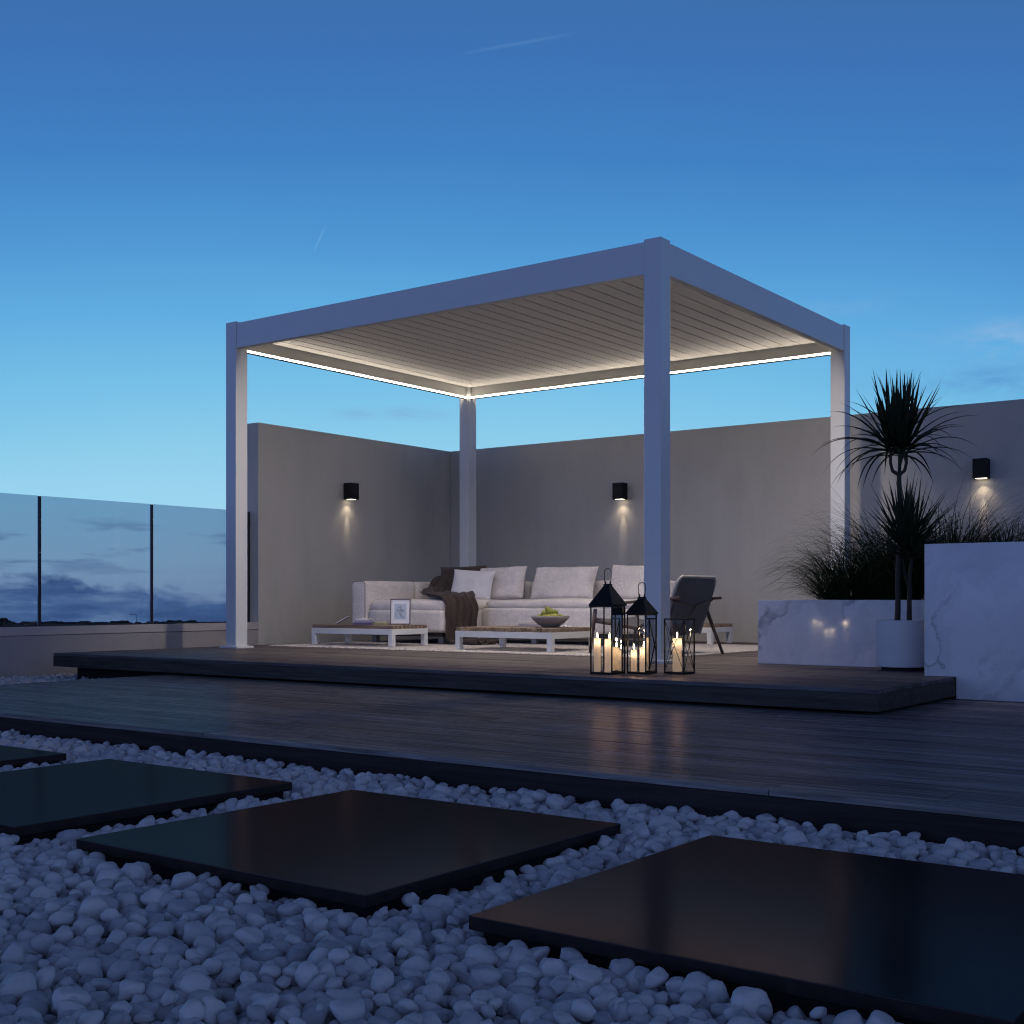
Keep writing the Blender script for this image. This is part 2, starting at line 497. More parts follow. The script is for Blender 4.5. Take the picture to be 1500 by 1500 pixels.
# ------------------------------------------------------------------ mesh helpers
class MB:
    def __init__(self):
        self.v = []
        self.f = []
        self.mi = []

    def add(self, vs, fs, mi=0):
        o = len(self.v)
        self.v += [tuple(x) for x in vs]
        self.f += [tuple(i + o for i in f) for f in fs]
        self.mi += [mi] * len(fs)
        return self

    def box(self, x0, x1, y0, y1, z0, z1, mat=None, mi=0):
        vs = [Vector(p) for p in ((x0, y0, z0), (x1, y0, z0), (x1, y1, z0), (x0, y1, z0), (x0, y0, z1), (x1, y0, z1), (x1, y1, z1), (x0, y1, z1))]
        if mat is not None:
            vs = [mat @ q for q in vs]
        return self.add(vs, [(0, 3, 2, 1), (4, 5, 6, 7), (0, 1, 5, 4), (1, 2, 6, 5), (2, 3, 7, 6), (3, 0, 4, 7)], mi)

    def tube(self, pts, rad, n=10, closed=False, cap=True, mi=0, flat=1.0):
        pts = [Vector(p) for p in pts]
        k = len(pts)
        rads = rad if isinstance(rad, (list, tuple)) else [rad] * k
        rings = []
        up = Vector((0, 0, 1))
        d0 = (pts[1] - pts[0]).normalized()
        if abs(d0.dot(up)) > 0.95:
            up = Vector((1, 0, 0))
        nrm = (up - d0 * up.dot(d0)).normalized()
        vs = []
        for i in range(k):
            if closed:
                d = (pts[(i + 1) % k] - pts[i - 1]).normalized()
            elif i == 0:
                d = (pts[1] - pts[0]).normalized()
            elif i == k - 1:
                d = (pts[-1] - pts[-2]).normalized()
            else:
                d = (pts[i + 1] - pts[i - 1]).normalized()
            nrm = (nrm - d * nrm.dot(d)).normalized()
            bn = d.cross(nrm)
            for j in range(n):
                a = 2 * math.pi * j / n
                vs.append(pts[i] + nrm * math.cos(a) * rads[i] + bn * math.sin(a) * rads[i] * flat)
        fs = []
        m_ = k if closed else k - 1
        for i in range(m_):
            for j in range(n):
                a, b = i * n + j, i * n + (j + 1) % n
                c, d = ((i + 1) % k) * n + (j + 1) % n, ((i + 1) % k) * n + j
                fs.append((a, b, c, d))
        if cap and not closed:
            fs.append(tuple(range(n))[::-1])
            fs.append(tuple((k - 1) * n + j for j in range(n)))
        return self.add(vs, fs, mi)

    def lathe(self, prof, c=(0, 0, 0), n=40, mi=0):
        vs, fs = [], []
        for r, zz_ in prof:
            for j in range(n):
                a = 2 * math.pi * j / n
                vs.append((c[0] + r * math.cos(a), c[1] + r * math.sin(a), c[2] + zz_))
        for i in range(len(prof) - 1):
            for j in range(n):
                fs.append((i * n + j, i * n + (j + 1) % n, (i + 1) * n + (j + 1) % n, (i + 1) * n + j))
        return self.add(vs, fs, mi)

    def build(self, name, mats, parent=None, smooth=False, bevel=0.0, loc=(0, 0, 0), rot=(0, 0, 0), seg=2, angle=None):
        me = bpy.data.meshes.new(name)
        me.from_pydata(self.v, [], self.f)
        if not isinstance(mats, (list, tuple)):
            mats = [mats]
        for mm in mats:
            me.materials.append(mm)
        me.polygons.foreach_set('material_index', self.mi)
        if smooth:
            me.polygons.foreach_set('use_smooth', [True] * len(me.polygons))
            if angle:
                me.set_sharp_from_angle(angle=R(angle))
        me.update()
        bm = bmesh.new()
        bm.from_mesh(me)
        bmesh.ops.recalc_face_normals(bm, faces=bm.faces)
        bm.to_mesh(me)
        bm.free()
        o = bpy.data.objects.new(name, me)
        col.objects.link(o)
        o.location = loc
        o.rotation_euler = rot
        if parent is not None:
            o.parent = parent
        if bevel:
            b = o.modifiers.new('bevel', 'BEVEL')
            b.width = bevel
            b.segments = seg
            b.limit_method = 'ANGLE'
            b.angle_limit = R(40)
            b.harden_normals = False
        return o


def thing(name, label, cat, loc=(0, 0, 0), rz=0.0, group=None):
    o = bpy.data.objects.new(name, None)
    o.empty_display_size = 0.1
    col.objects.link(o)
    o.location = loc
    o.rotation_euler = (0, 0, rz)
    return tag(o, label, cat, group)


def tag(o, label=None, cat=None, group=None, kind=None):
    if label:
        o['label'] = label
    if cat:
        o['category'] = cat
    if group:
        o['group'] = group
    if kind:
        o['kind'] = kind
    return o


def copy_tree(o, parent=None):
    c = o.copy()
    col.objects.link(c)
    if parent is not None:
        c.parent = parent
    for ch in list(o.children):
        copy_tree(ch, c)
    return c


def rounded(sx, sy, sz, r, n=9, puff=0.0, sag=0.0, seed=0):
    """soft upholstered block, centred on its base"""
    mb = MB()
    idx = {}
    vs, fs = [], []

    def vert(a, b, c):
        k = (a, b, c)
        if k in idx:
            return idx[k]
        q = [(-1 + 2 * a / n), (-1 + 2 * b / n), (-1 + 2 * c / n)]
        q = [math.copysign(abs(x) ** 0.75, x) for x in q]
        h = [sx / 2, sy / 2, sz / 2]
        pos = Vector([q[i] * h[i] for i in range(3)])
        inner = Vector([max(-(h[i] - r), min(h[i] - r, pos[i])) for i in range(3)])
        d = pos - inner
        if d.length > 1e-9:
            d = d.normalized() * min(r, max(abs(x) for x in (pos - inner)))
        pos = inner + d
        k2 = (1 - q[0] ** 2) * (1 - q[1] ** 2)
        if q[2] > 0:
            pos.z += puff * k2 * q[2]
        pos += Vector([noise.noise(Vector((pos.x * 4 + seed, pos.y * 4, pos.z * 4 + i * 7))) for i in range(3)]) * 0.006 * (1 if puff or sag else 0.3)
        pos.z += sz / 2
        idx[k] = len(vs)
        vs.append(pos)
        return idx[k]

    for a in range(n):
        for b in range(n):
            fs.append((vert(a, b, 0), vert(a, b + 1, 0), vert(a + 1, b + 1, 0), vert(a + 1, b, 0)))
            fs.append((vert(a, b, n), vert(a + 1, b, n), vert(a + 1, b + 1, n), vert(a, b + 1, n)))
            fs.append((vert(a, 0, b), vert(a + 1, 0, b), vert(a + 1, 0, b + 1), vert(a, 0, b + 1)))
            fs.append((vert(a, n, b), vert(a, n, b + 1), vert(a + 1, n, b + 1), vert(a + 1, n, b)))
            fs.append((vert(0, a, b), vert(0, a, b + 1), vert(0, a + 1, b + 1), vert(0, a + 1, b)))
            fs.append((vert(n, a, b), vert(n, a + 1, b), vert(n, a + 1, b + 1), vert(n, a, b + 1)))
    return mb.add(vs, fs)


def pillow_mb(wd, ht, th, seed=0, boxy=0.35, n=26):
    """scatter cushion standing in the local XZ plane, base at z = 0"""
    mb = MB()
    vs, fs = [], []
    for s in (-1, 1):
        for j in range(n + 1):
            for i in range(n + 1):
                u, v = -1 + 2 * i / n, -1 + 2 * j / n
                prof = ((1 - abs(u) ** 3.2) * (1 - abs(v) ** 3.2)) ** 0.5
                prof = prof * (1 - boxy) + boxy * min(1, 6 * min(1 - abs(u), 1 - abs(v))) ** 0.5
                pin = 1 - 0.045 * (1 - v * v) * abs(u) ** 3
                pin2 = 1 - 0.045 * (1 - u * u) * abs(v) ** 3
                x = u * wd / 2 * pin
                zq = v * ht / 2 * pin2
                wr = noise.noise(Vector((x * 9 + seed, zq * 9, s * 3.0))) * 0.012 + noise.noise(Vector((x * 26 + seed, zq * 20, s * 5.0))) * 0.004
                y = s * (th / 2 * prof + wr * min(1, prof * 2))
                if abs(u) == 1 or abs(v) == 1:
                    y = 0.0
                vs.append((x, y, zq + ht / 2 - 0.01 * (1 - v) * (1 - abs(u) ** 2)))
    N = (n + 1) * (n + 1)
    for s in (0, 1):
        for j in range(n):
            for i in range(n):
                a = s * N + j * (n + 1) + i
                fs.append((a, a + 1, a + n + 2, a + n + 1))
    mb.add(vs, fs)
    return mb


# ------------------------------------------------------------------ terrain beyond and terrace ground
mb = MB()
ring = [(640 * math.cos(2 * math.pi * i / 96), 640 * math.sin(2 * math.pi * i / 96), -12.4) for i in range(96)]
mb.add(ring, [tuple(range(96))])
tag(mb.build('ground', M['terrain']), kind='structure')

mb = MB()
mb.box(-9.0, 4.5, -3.0, 10.94, -12.0, -0.262)
tag(mb.build('terrace_floor', M['gravel_bed']), kind='structure')

# ------------------------------------------------------------------ decks
ZL = -0.117


def deck(name, x0, x1, y0, y1, ztop, thick, pw, mat, fascia_mat, front_inset=0.0, joints=2.4):
    mb = MB()
    k = int(round((y1 - y0) / pw))
    pw = (y1 - y0) / k
    g = 0.0030 if front_inset else 0.0024
    for i in range(k):
        off = random.uniform(0, joints)
        xs = [x0] + [x for x in np.arange(x0 + off, x1, joints) if x - x0 > 0.3 and x1 - x > 0.3] + [x1]
        for a, b in zip(xs[:-1], xs[1:]):
            dz = random.uniform(-0.0008, 0.0008)
            mb.box(a + g / 2, b - g / 2, y0 + i * pw + g, y0 + (i + 1) * pw - g, ztop - 0.018, ztop + dz)
    # fascia boards and carcass
    f = MB()
    mb2_top = ztop - 0.0195
    f.box(x0, x1, y0, y0 + 0.03, ztop - thick, mb2_top, mi=0)
    f.box(x1 - 0.03, x1, y0 + 0.0305, y1, ztop - thick, mb2_top, mi=0)
    f.box(x0 + 0.002, x1 - 0.0305, y0 + 0.031, y1 - 0.002, ztop - thick + 0.003, mb2_top, mi=1)
    o = mb.build(name, [mat])
    fo = f.build('fascia', [fascia_mat, M['recess']], parent=o)
    tag(o, kind='structure')
    return o


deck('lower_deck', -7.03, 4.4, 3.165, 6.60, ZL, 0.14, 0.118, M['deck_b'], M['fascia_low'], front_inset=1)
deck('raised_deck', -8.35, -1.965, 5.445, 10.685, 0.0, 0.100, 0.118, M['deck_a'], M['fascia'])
mb = MB()
mb.box(-8.30, -2.13, 5.62, 10.60, -0.25, -0.104)
tag(mb.build('deck_footing', M['recess']), kind='structure')

# ------------------------------------------------------------------ walls
mb = MB()
mb.box(-9.0, -8.75, 7.855, 10.94, -0.26, 2.065)
tag(mb.build('side_wall', M['wall'], bevel=0.004), 'tall taupe rendered wall on the left side, carrying one lamp above the sofa arm', 'wall')
mb = MB()
mb.box(-8.748, 4.4, 10.69, 10.94, -0.26, 2.065)
tag(mb.build('back_wall', M['wall'], bevel=0.004), 'long taupe rendered wall across the back, carrying two lamps', 'wall')
mb = MB()
mb.box(-9.0, -8.755, -3.0, 7.852, -0.26, 0.122)
par = tag(mb.build('parapet_wall', M['parapet']), 'low taupe parapet wall under the glass balustrade', 'wall')
mb = MB()
mb.box(-9.01, -8.748, -3.0, 7.852, 0.125, 0.192)
mb.build('coping', M['coping'], parent=par, bevel=0.004)

bal = thing('glass_balustrade', 'tinted glass balustrade with slim dark posts along the left parapet', 'balustrade', (-8.87, 6.2, 0.192))
ys = [7.838, 6.74, 5.66, 4.58, 3.50, 2.42]
for i, y in enumerate(ys):
    mb = MB()
    mb.box(-0.011, 0.011, y - 6.2 - 0.0105, y - 6.2 + 0.0105, 0, 1.04)
    mb.build('post', M['post_metal'], parent=bal, bevel=0.002)
for a, b in zip(ys[1:], ys[:-1]):
    mb = MB()
    mb.box(-0.005, 0.005, a - 6.2 + 0.016, b - 6.2 - 0.016, 0.004, 1.043)
    mb.build('glass_pane', M['pane'], parent=bal)
mb = MB()
mb.box(-0.016, 0.016, -3.7, 1.62, 0.0, 0.010)
mb.build('base_rail', M['post_metal'], parent=bal)

# ------------------------------------------------------------------ pergola
PX0, PX1, PY0, PY1 = -7.95, -3.935, 6.898, 10.0     # post centres
HW = 0.0625
pg = thing('pergola', 'white metal pergola with louvred roof standing on the raised deck', 'pergola', (-5.94, 8.40, 0))


def rel(o):
    o.matrix_parent_inverse = Matrix.Translation(-Vector((-5.94, 8.40, 0)))
    return o


for cx, cy in ((PX0, PY0), (PX1, PY0), (PX1, PY1), (PX0, PY1)):
    mb = MB()
    mb.box(cx - HW, cx + HW, cy - HW, cy + HW, 0.0, 2.712)
    po = rel(mb.build('post', M['white_metal'], parent=pg, bevel=0.004))
    mb = MB()
    mb.box(cx - HW - 0.045, cx + HW + 0.045, cy - HW - 0.03, cy + HW + 0.03, 0.0005, 0.020)
    bp = mb.build('base_plate', M['white_metal'], parent=po, bevel=0.003)
BZ0, BZ1 = 2.490, 2.698
ins = 0.006


def beam(x0, x1, y0, y1):
    mb = MB()
    mb.box(x0, x1, y0, y1, BZ0, BZ1)
    rel(mb.build('beam', M['white_metal'], parent=pg, bevel=0.003))


bt = 0.055   # beam thickness
beam(PX0 + HW + .001, PX1 - HW - .001, PY0 - HW + ins, PY0 - HW + ins + bt)
beam(PX0 + HW + .001, PX1 - HW - .001, PY1 + HW - ins - bt, PY1 + HW - ins)
beam(PX0 - HW + ins, PX0 - HW + ins + bt, PY0 + HW + .001, PY1 - HW - .001)
beam(PX1 + HW - ins - bt, PX1 + HW - ins, PY0 + HW + .001, PY1 - HW - .001)
# inner gutter ledges, all the way round
gx0, gx1 = PX0 - HW + ins + bt + .001, PX1 + HW - ins - bt - .001
gy0, gy1 = PY0 - HW + ins + bt + .001, PY1 + HW - ins - bt - .001
mb = MB()
mb.box(gx0, gx1, gy0, gy0 + 0.045, 2.562, 2.60)
mb.box(gx0, gx1, gy1 - 0.0235, gy1, 2.5005, 2.60)
mb.box(gx0, gx0 + 0.0235, gy0 + .046, gy1 - .0245, 2.501, 2.60)
mb.box(gx1 - 0.045, gx1, gy0 + .046, gy1 - .046, 2.563, 2.60)
rel(mb.build('gutter', M['white_metal'], parent=pg, bevel=0.003))
mb = MB()
ns = 28
x0, x1 = gx0 + 0.05, gx1 - 0.05
pw = (x1 - x0) / ns
for i in range(ns):
    a = x0 + i * pw
    mb.box(a + 0.002, a + pw - 0.010, gy0 + 0.05, gy1 - 0.05, 2.592, 2.615)
    mb.box(a - 0.004, a + 0.001, gy0 + 0.05, gy1 - 0.05, 2.600, 2.625)
rel(mb.build('louvre_roof', M['slat'], parent=pg, bevel=0.0025))
mb = MB()
mb.box(x0, x1, gy0 + 0.05, gy1 - 0.05, 2.640, 2.655)
rel(mb.build('roof_cover', M['strip_housing'], parent=pg))


def led(x0, x1, y0, y1, lid, zb, ht):
    """thin light strip in a black carrier; lid = the carrier's top flange (x0, x1, y0, y1)"""
    h = MB()
    zt = zb + ht
    h.box(x0, x1, y0, y1, zb - 0.008, zb - 0.0002)
    if y1 - y0 > x1 - x0:
        h.box(x0, x1, y0, y0 + 0.03, zb, zt)
        h.box(x0, x1, y1 - 0.03, y1, zb, zt)
    else:
        h.box(x0, x0 + 0.03, y0, y1, zb, zt)
        h.box(x1 - 0.03, x1, y0, y1, zb, zt)
    ho = rel(h.build('light_strip', M['strip_housing'], parent=pg))
    d = MB()
    if y1 - y0 > x1 - x0:
        d.box(x0 + 0.002, x1 - 0.002, y0 + 0.031, y1 - 0.031, zb, zt)
    else:
        d.box(x0 + 0.031, x1 - 0.031, y0 + 0.002, y1 - 0.002, zb, zt)
    d.build('diffuser', M['led'], parent=ho)


LH = 0.013
led(gx0 + 0.001, gx0 + 0.026, gy0 + 0.06, gy1 - 0.032, (gx0 + 0.001, gx0 + 0.046, gy0 + 0.06, gy1 - 0.032), 2.484, LH)
led(gx0 + 0.032, gx1 - 0.04, gy1 - 0.026, gy1 - 0.001, (gx0 + 0.062, gx1 - 0.04, gy1 - 0.046, gy1 - 0.001), 2.484, LH)


def added_strip(x0, x1, y0, y1):
    """unseen strip added on a near beam to light sofa and deck, open only downwards"""
    zb = 2.530
    h = MB()
    h.box(x0, x1, y0, y1, zb + 0.012, zb + 0.020)
    if y1 - y0 > x1 - x0:
        h.box(x0, x0 + 0.003, y0, y1, zb, zb + 0.0118)
        h.box(x1 - 0.003, x1, y0, y1, zb, zb + 0.0118)
    else:
        h.box(x0, x1, y0, y0 + 0.003, zb, zb + 0.0118)
        h.box(x0, x1, y1 - 0.003, y1, zb, zb + 0.0118)
    ho = rel(h.build('light_strip', M['strip_housing'], parent=pg))  # added carrier, not one of the two visible strips
    d = MB()
    if y1 - y0 > x1 - x0:
        d.box(x0 + 0.004, x1 - 0.004, y0 + 0.004, y1 - 0.004, zb + 0.005, zb + 0.0115)
    else:
        d.box(x0 + 0.004, x1 - 0.004, y0 + 0.004, y1 - 0.004, zb + 0.005, zb + 0.0115)
    d.build('diffuser', M['added_strip'], parent=ho)


added_strip(gx0 + 1.10, gx1 - 0.60, gy0 + 0.001, gy0 + 0.028)
added_strip(gx1 - 0.028, gx1 - 0.001, gy0 + 0.50, gy1 - 1.00)


# ------------------------------------------------------------------ wall lamps
def wall_lamp(loc, rz, label):
    """local -Y faces away from the wall"""
    t_ = thing('wall_lamp', label, 'wall lamp', loc, rz, 'square black downlights on the taupe walls')
    mb = MB()
    hw, dp, h = 0.058, 0.115, 0.165
    th = 0.006
    mb.box(-hw, hw, -dp, -0.012, h - th, h)
    mb.box(-hw, -hw + th, -dp, -0.012, 0, h - th - .0005)
    mb.box(hw - th, hw, -dp, -0.012, 0, h - th - .0005)
    mb.box(-hw + th + .0005, hw - th - .0005, -dp, -dp + th, 0, h - th - .0005)
    mb.box(-hw + th + .0005, hw - th - .0005, -0.018, -0.012, 0, h - th - .0005)
    mb.build('housing', M['black_metal'], parent=t_, bevel=0.0015)
    mb = MB()
    mb.box(-0.045, 0.045, -0.0115, 0.0, 0.02, 0.145)
    mb.build('mounting_plate', M['black_metal'], parent=t_)
    mb = MB()
    mb.lathe([(0.0, 0.006), (0.046, 0.006), (0.049, 0.003), (0.046, 0.0), (0.0, 0.0)], (0, -0.0635, 0.0), 28)
    mb.build('lens', M['lamp_lens'], parent=t_, smooth=True)
    for ang, tilt, en, bl, nm in ((116, 0, 0.95, 1.0, 'wide'), (22, 11.5, 2.6, 1.0, 'narrow')):
        ld = bpy.data.lights.new('lamp_light', 'SPOT')
        ld.energy = en * 1.7
        ld.color = (1.0, 0.80, 0.58)
        ld.spot_size = R(ang)
        ld.spot_blend = bl
        ld.shadow_soft_size = 0.006
        lo = bpy.data.objects.new('lamp_light', ld)
        col.objects.link(lo)
        lo.parent = t_
        lo.location = (0, -0.06, -0.012)
        lo.rotation_euler = (R(tilt), 0, 0)
    return t_


wall_lamp((-8.75, 9.035, 1.415), R(90), 'black wall lamp shining down the left side wall above the sofa arm')
wall_lamp((-6.49, 10.69, 1.415), 0, 'black wall lamp on the back wall under the pergola, behind the sofa')
wall_lamp((-2.955, 10.69, 1.42), 0, 'black wall lamp on the back wall at the far right, above the grass')

# ------------------------------------------------------------------ planters
mb = MB()
X0, X1, Y0, Y1 = -3.384, -2.132, 7.217, 7.88
mb.box(X0, X1, Y0, Y0 + 0.04, 0.0008, 0.405)
mb.box(X0, X1, Y1 - 0.04, Y1, 0.0008, 0.405)
mb.box(X0, X0 + 0.04, Y0 + .0405, Y1 - .0405, 0.0008, 0.405)
mb.box(X1 - 0.04, X1, Y0 + .0405, Y1 - .0405, 0.0008, 0.405)
pl = tag(mb.build('marble_planter', M['marble'], bevel=0.0025), 'long low white marble planter on the raised deck, behind the white pot', 'planter')
mb = MB()
mb.box(X0 + .041, X1 - .041, Y0 + .041, Y1 - .041, 0.30, 0.375)
mb.build('soil', M['soil'], parent=pl)
# tall planter steps down over the deck's end
X0, X1, Y0, Y1 = -2.128, 1.9, 6.605, 8.1
mb = MB()


def lprism(mb, y0, y1):
    prof = [(X0, 0.0008), (-1.962, 0.0008), (-1.962, ZL + .001), (X1, ZL + .001), (X1, 0.704), (X0, 0.704)]
    vs = [(x, y0, zq) for x, zq in prof] + [(x, y1, zq) for x, zq in prof]
    n = 6
    fs = [tuple(range(n)), tuple(range(n, 2 * n))[::-1]] + [(i, (i + 1) % n, n + (i + 1) % n, n + i) for i in range(n)]
    mb.add(vs, fs)


lprism(mb, Y0 - 0.012, Y0 + 0.03)
lprism(mb, Y1 - 0.04, Y1)
mb.box(X0, X0 + .04, Y0 + .0305, Y1 - .0405, 0.0008, 0.704)
mb.box(X1 - .04, X1, Y0 + .0305, Y1 - .0405, ZL + .001, 0.704)
pl2 = tag(mb.build('marble_planter', M['marble'], bevel=0.0025), 'tall wide white marble planter at the right edge, stepping down off the raised deck', 'planter')
mb = MB()
mb.box(X0 + .041, X1 - .041, Y0 + .031, Y1 - .041, 0.56, 0.655)
mb.build('soil', M['soil'], parent=pl2)

# ------------------------------------------------------------------ pot and dracaena
PT = (-2.40, 7.052)
mb = MB()
mb.lathe([(0.0, 0.020), (0.142, 0.020), (0.147, 0.024), (0.147, 0.285), (0.144, 0.289), (0.137, 0.289), (0.134, 0.285), (0.134, 0.255)], n=72)
pot = tag(mb.build('plant_pot', M['pot'], smooth=True, angle=35, loc=(PT[0], PT[1], 0.0)), 'round white pot holding the tall spiky plant', 'plant pot')
mb = MB()
mb.lathe([(0.0, 0.0005), (0.120, 0.0005), (0.120, 0.0195), (0.0, 0.0195)], n=48)
mb.build('foot_ring', M['recess'], parent=pot)
mb = MB()
mb.lathe([(0.0, 0.270), (0.08, 0.268), (0.1335, 0.262)], n=36)
mb.build('soil', M['soil'], parent=pot, smooth=True)


def ribbon(mb, base, az, el, length, width, droop, seg=9, fold=0.35, taper=1.0, wig=0.0, zmin=None):
    """one tapering leaf that bends under its weight"""
    d = Vector((math.cos(az) * math.cos(el), math.sin(az) * math.cos(el), math.sin(el)))
    p_ = Vector(base)
    side = Vector((-math.sin(az), math.cos(az), 0))
    st = length / seg
    vs = []
    for i in range(seg + 1):
        s = i / seg
        wd = width * (min(1, 0.55 + 2.2 * s) * (1 - s ** (1.6 * taper))) ** 1.0 if i < seg else 0.0003
        nrm = side.cross(d).normalized()
        vs += [p_ - side * wd / 2 + nrm * wd * fold, p_, p_ + side * wd / 2 + nrm * wd * fold]
        d = (d + Vector((0, 0, -droop * st * (0.4 + 1.6 * s))) + side * wig * st).normalized()
        if zmin is not None and d.z < -0.45:
            d.z = -0.45
            d.normalize()
        if zmin is not None and d.z < 0 and p_.z + d.z * st < zmin:
            st = 0.0006
        p_ = p_ + d * st
    fs = []
    for i in range(seg):
        a = i * 3
        fs += [(a, a + 1, a + 4, a + 3), (a + 1, a + 2, a + 5, a + 4)]
    mb.add(vs, fs)


dr = thing('dracaena', 'tall spiky dracaena with two leaf crowns growing from the white pot', 'plant', (PT[0], PT[1], 0.265))
# image right direction in the scene
RT = Vector((0.8046, 0.5938, 0))
FW = Vector((-0.5938, 0.8046, 0))


def wob(pts, rad, sub=5, amp=0.004):
    out, rr = [], []
    for i in range(len(pts) - 1):
        for k in range(sub):
            s = k / sub
            q = Vector(pts[i]).lerp(Vector(pts[i + 1]), s)
            q += Vector([noise.noise(q * 14 + Vector((j * 5, 0, 0))) for j in range(3)]) * amp
            out.append(q)
            r0 = rad[i] * (1 - s) + rad[i + 1] * s
            rr.append(r0 * (1 + 0.16 * noise.noise(q * 45)))
    out.append(Vector(pts[-1]))
    rr.append(rad[-1])
    return out, rr


mb = MB()
a_ = RT * -0.030
trunk1 = [a_ + Vector((0, 0, -0.02)), a_ + Vector((0, 0, 0.15)), RT * -0.026 + Vector((0, 0, 0.34)), RT * -0.018 + Vector((0, 0, 0.56)),
          RT * -0.020 + Vector((0, 0, 0.80)), RT * -0.022 + Vector((0, 0, 0.865))]
q, r_ = wob(trunk1, [0.0165, 0.0155, 0.015, 0.014, 0.012, 0.013])
mb.tube(q, r_, 12)
b_ = RT * 0.034 + FW * -0.01
trunk2 = [b_ + Vector((0, 0, -0.02)), b_ + Vector((0, 0, 0.12)), RT * 0.038 + Vector((0, 0, 0.26)), RT * 0.052 + Vector((0, 0, 0.38))]
q, r_ = wob(trunk2, [0.0155, 0.014, 0.0125, 0.010])
mb.tube(q, r_, 12)
c_ = RT * 0.036 + Vector((0, 0, 0.20))
q, r_ = wob([c_, RT * 0.01 + Vector((0, 0, 0.29)), RT * -0.004 + Vector((0, 0, 0.38))], [0.008, 0.008, 0.007])
mb.tube(q, r_, 10)
fork = RT * -0.022 + Vector((0, 0, 0.86))
heads = []
for sx, sy, hz in ((-0.046, 0.01, 1.005), (0.000, -0.012, 0.985), (0.044, 0.008, 1.000)):
    tip = RT * (sx - 0.022) + FW * sy + Vector((0, 0, hz))
    mid1 = RT * (sx * 0.75 - 0.022) + FW * sy + Vector((0, 0, 0.885 if sx else 0.90))
    mid2 = RT * (sx * 1.0 - 0.022) + FW * sy + Vector((0, 0, 0.93))
    q, r_ = wob([fork, mid1, mid2, tip], [0.010, 0.0095, 0.009, 0.009], amp=0.002)
    mb.tube(q, r_, 10)
    heads.append(tip)
mb.build('trunk', M['bark'], parent=dr, smooth=True)
mb = MB()
random.seed(21)
for hi, hd in enumerate(heads):
    nl = 36
    for i in range(nl):
        s = i / nl
        az = i * 2.39996 + hi * 1.3
        base = hd + Vector((0, 0, 0.085 * (1 - s) - 0.012)) + Vector((math.cos(az), math.sin(az), 0)) * 0.010
        if s < 0.42:
            ribbon(mb, base, az, R(89 - 32 * s / 0.42 + random.uniform(-4, 4)), random.uniform(0.30, 0.46), random.uniform(0.028, 0.038), 0.15, seg=8, fold=0.28, wig=random.uniform(-.2, .2))
        else:
            q_ = (s - 0.42) / 0.58
            ribbon(mb, base, az, R(56 - 50 * q_ + random.uniform(-8, 8)), random.uniform(0.36, 0.50), random.uniform(0.019, 0.027), 1.2 + 2.6 * q_ * random.uniform(0.5, 1.5), seg=12, wig=random.uniform(-.5, .5))
mb.build('upper_crown', M['leaf'], parent=dr, smooth=True)
mb = MB()
for hd, cnt in ((RT * 0.050 + Vector((0, 0, 0.41)), 64), (RT * 0.002 + Vector((0, 0, 0.43)), 52)):
    for i in range(cnt):
        s = i / cnt
        az = i * 2.39996
        el = R(88 - 74 * s + random.uniform(-8, 8))
        base = hd + Vector((0, 0, 0.10 * (1 - s) - 0.03)) + Vector((math.cos(az), math.sin(az), 0)) * 0.008
        ribbon(mb, base, az, el, random.uniform(0.28, 0.42), random.uniform(0.020, 0.030), 0.2 + 2.4 * max(0, s - 0.4), wig=random.uniform(-.4, .4), seg=8, fold=0.28)
mb.build('lower_crown', M['leaf'], parent=dr, smooth=True)


def grass(loc, n, lmin, lmax, label, seed, spread=0.10, lo=35, droop=(2.0, 4.6)):
    random.seed(seed)
    mb = MB()
    for i in range(n):
        az = random.uniform(0, 2 * math.pi)
        rr = spread * random.random() ** 0.6
        el = R(random.triangular(lo, 88, 74))
        a2 = az + random.uniform(-0.5, 0.5)
        ribbon(mb, (math.cos(az) * rr, math.sin(az) * rr, -0.02), a2, el, random.uniform(lmin, lmax), random.uniform(0.005, 0.0085),
               random.uniform(*droop), seg=8, wig=random.uniform(-1.2, 1.2), fold=0.25, taper=0.9, zmin=random.uniform(0.045, 0.24))
    o = mb.build('ornamental_grass', M['grass'], loc=loc, smooth=True)
    return tag(o, label, 'grass', 'ornamental grasses in the marble planters')


grass((-2.90, 7.50, 0.375), 760, 0.40, 0.78, 'dark arching grass clump at the left of the low marble planter, spilling leftwards', 1, 0.15, lo=25, droop=(2.4, 5.0))
grass((-2.62, 7.55, 0.375), 820, 0.60, 1.02, 'dense dark grass clump directly behind the dracaena trunks', 2, 0.15, lo=42, droop=(1.2, 3.4))
grass((-2.30, 7.62, 0.375), 700, 0.65, 1.05, 'dark grass clump in the low planter, half hidden by the tall marble planter', 3, 0.13, lo=50, droop=(1.2, 3.2))
grass((-1.98, 7.62, 0.655), 150, 0.2, 0.42, 'short sparse grass clump at the left end of the tall planter', 4, 0.10, lo=25)
grass((-1.70, 7.45, 0.655), 110, 0.14, 0.30, 'sparse grass clump in the tall planter at the right edge of the picture', 5, 0.13, lo=25)

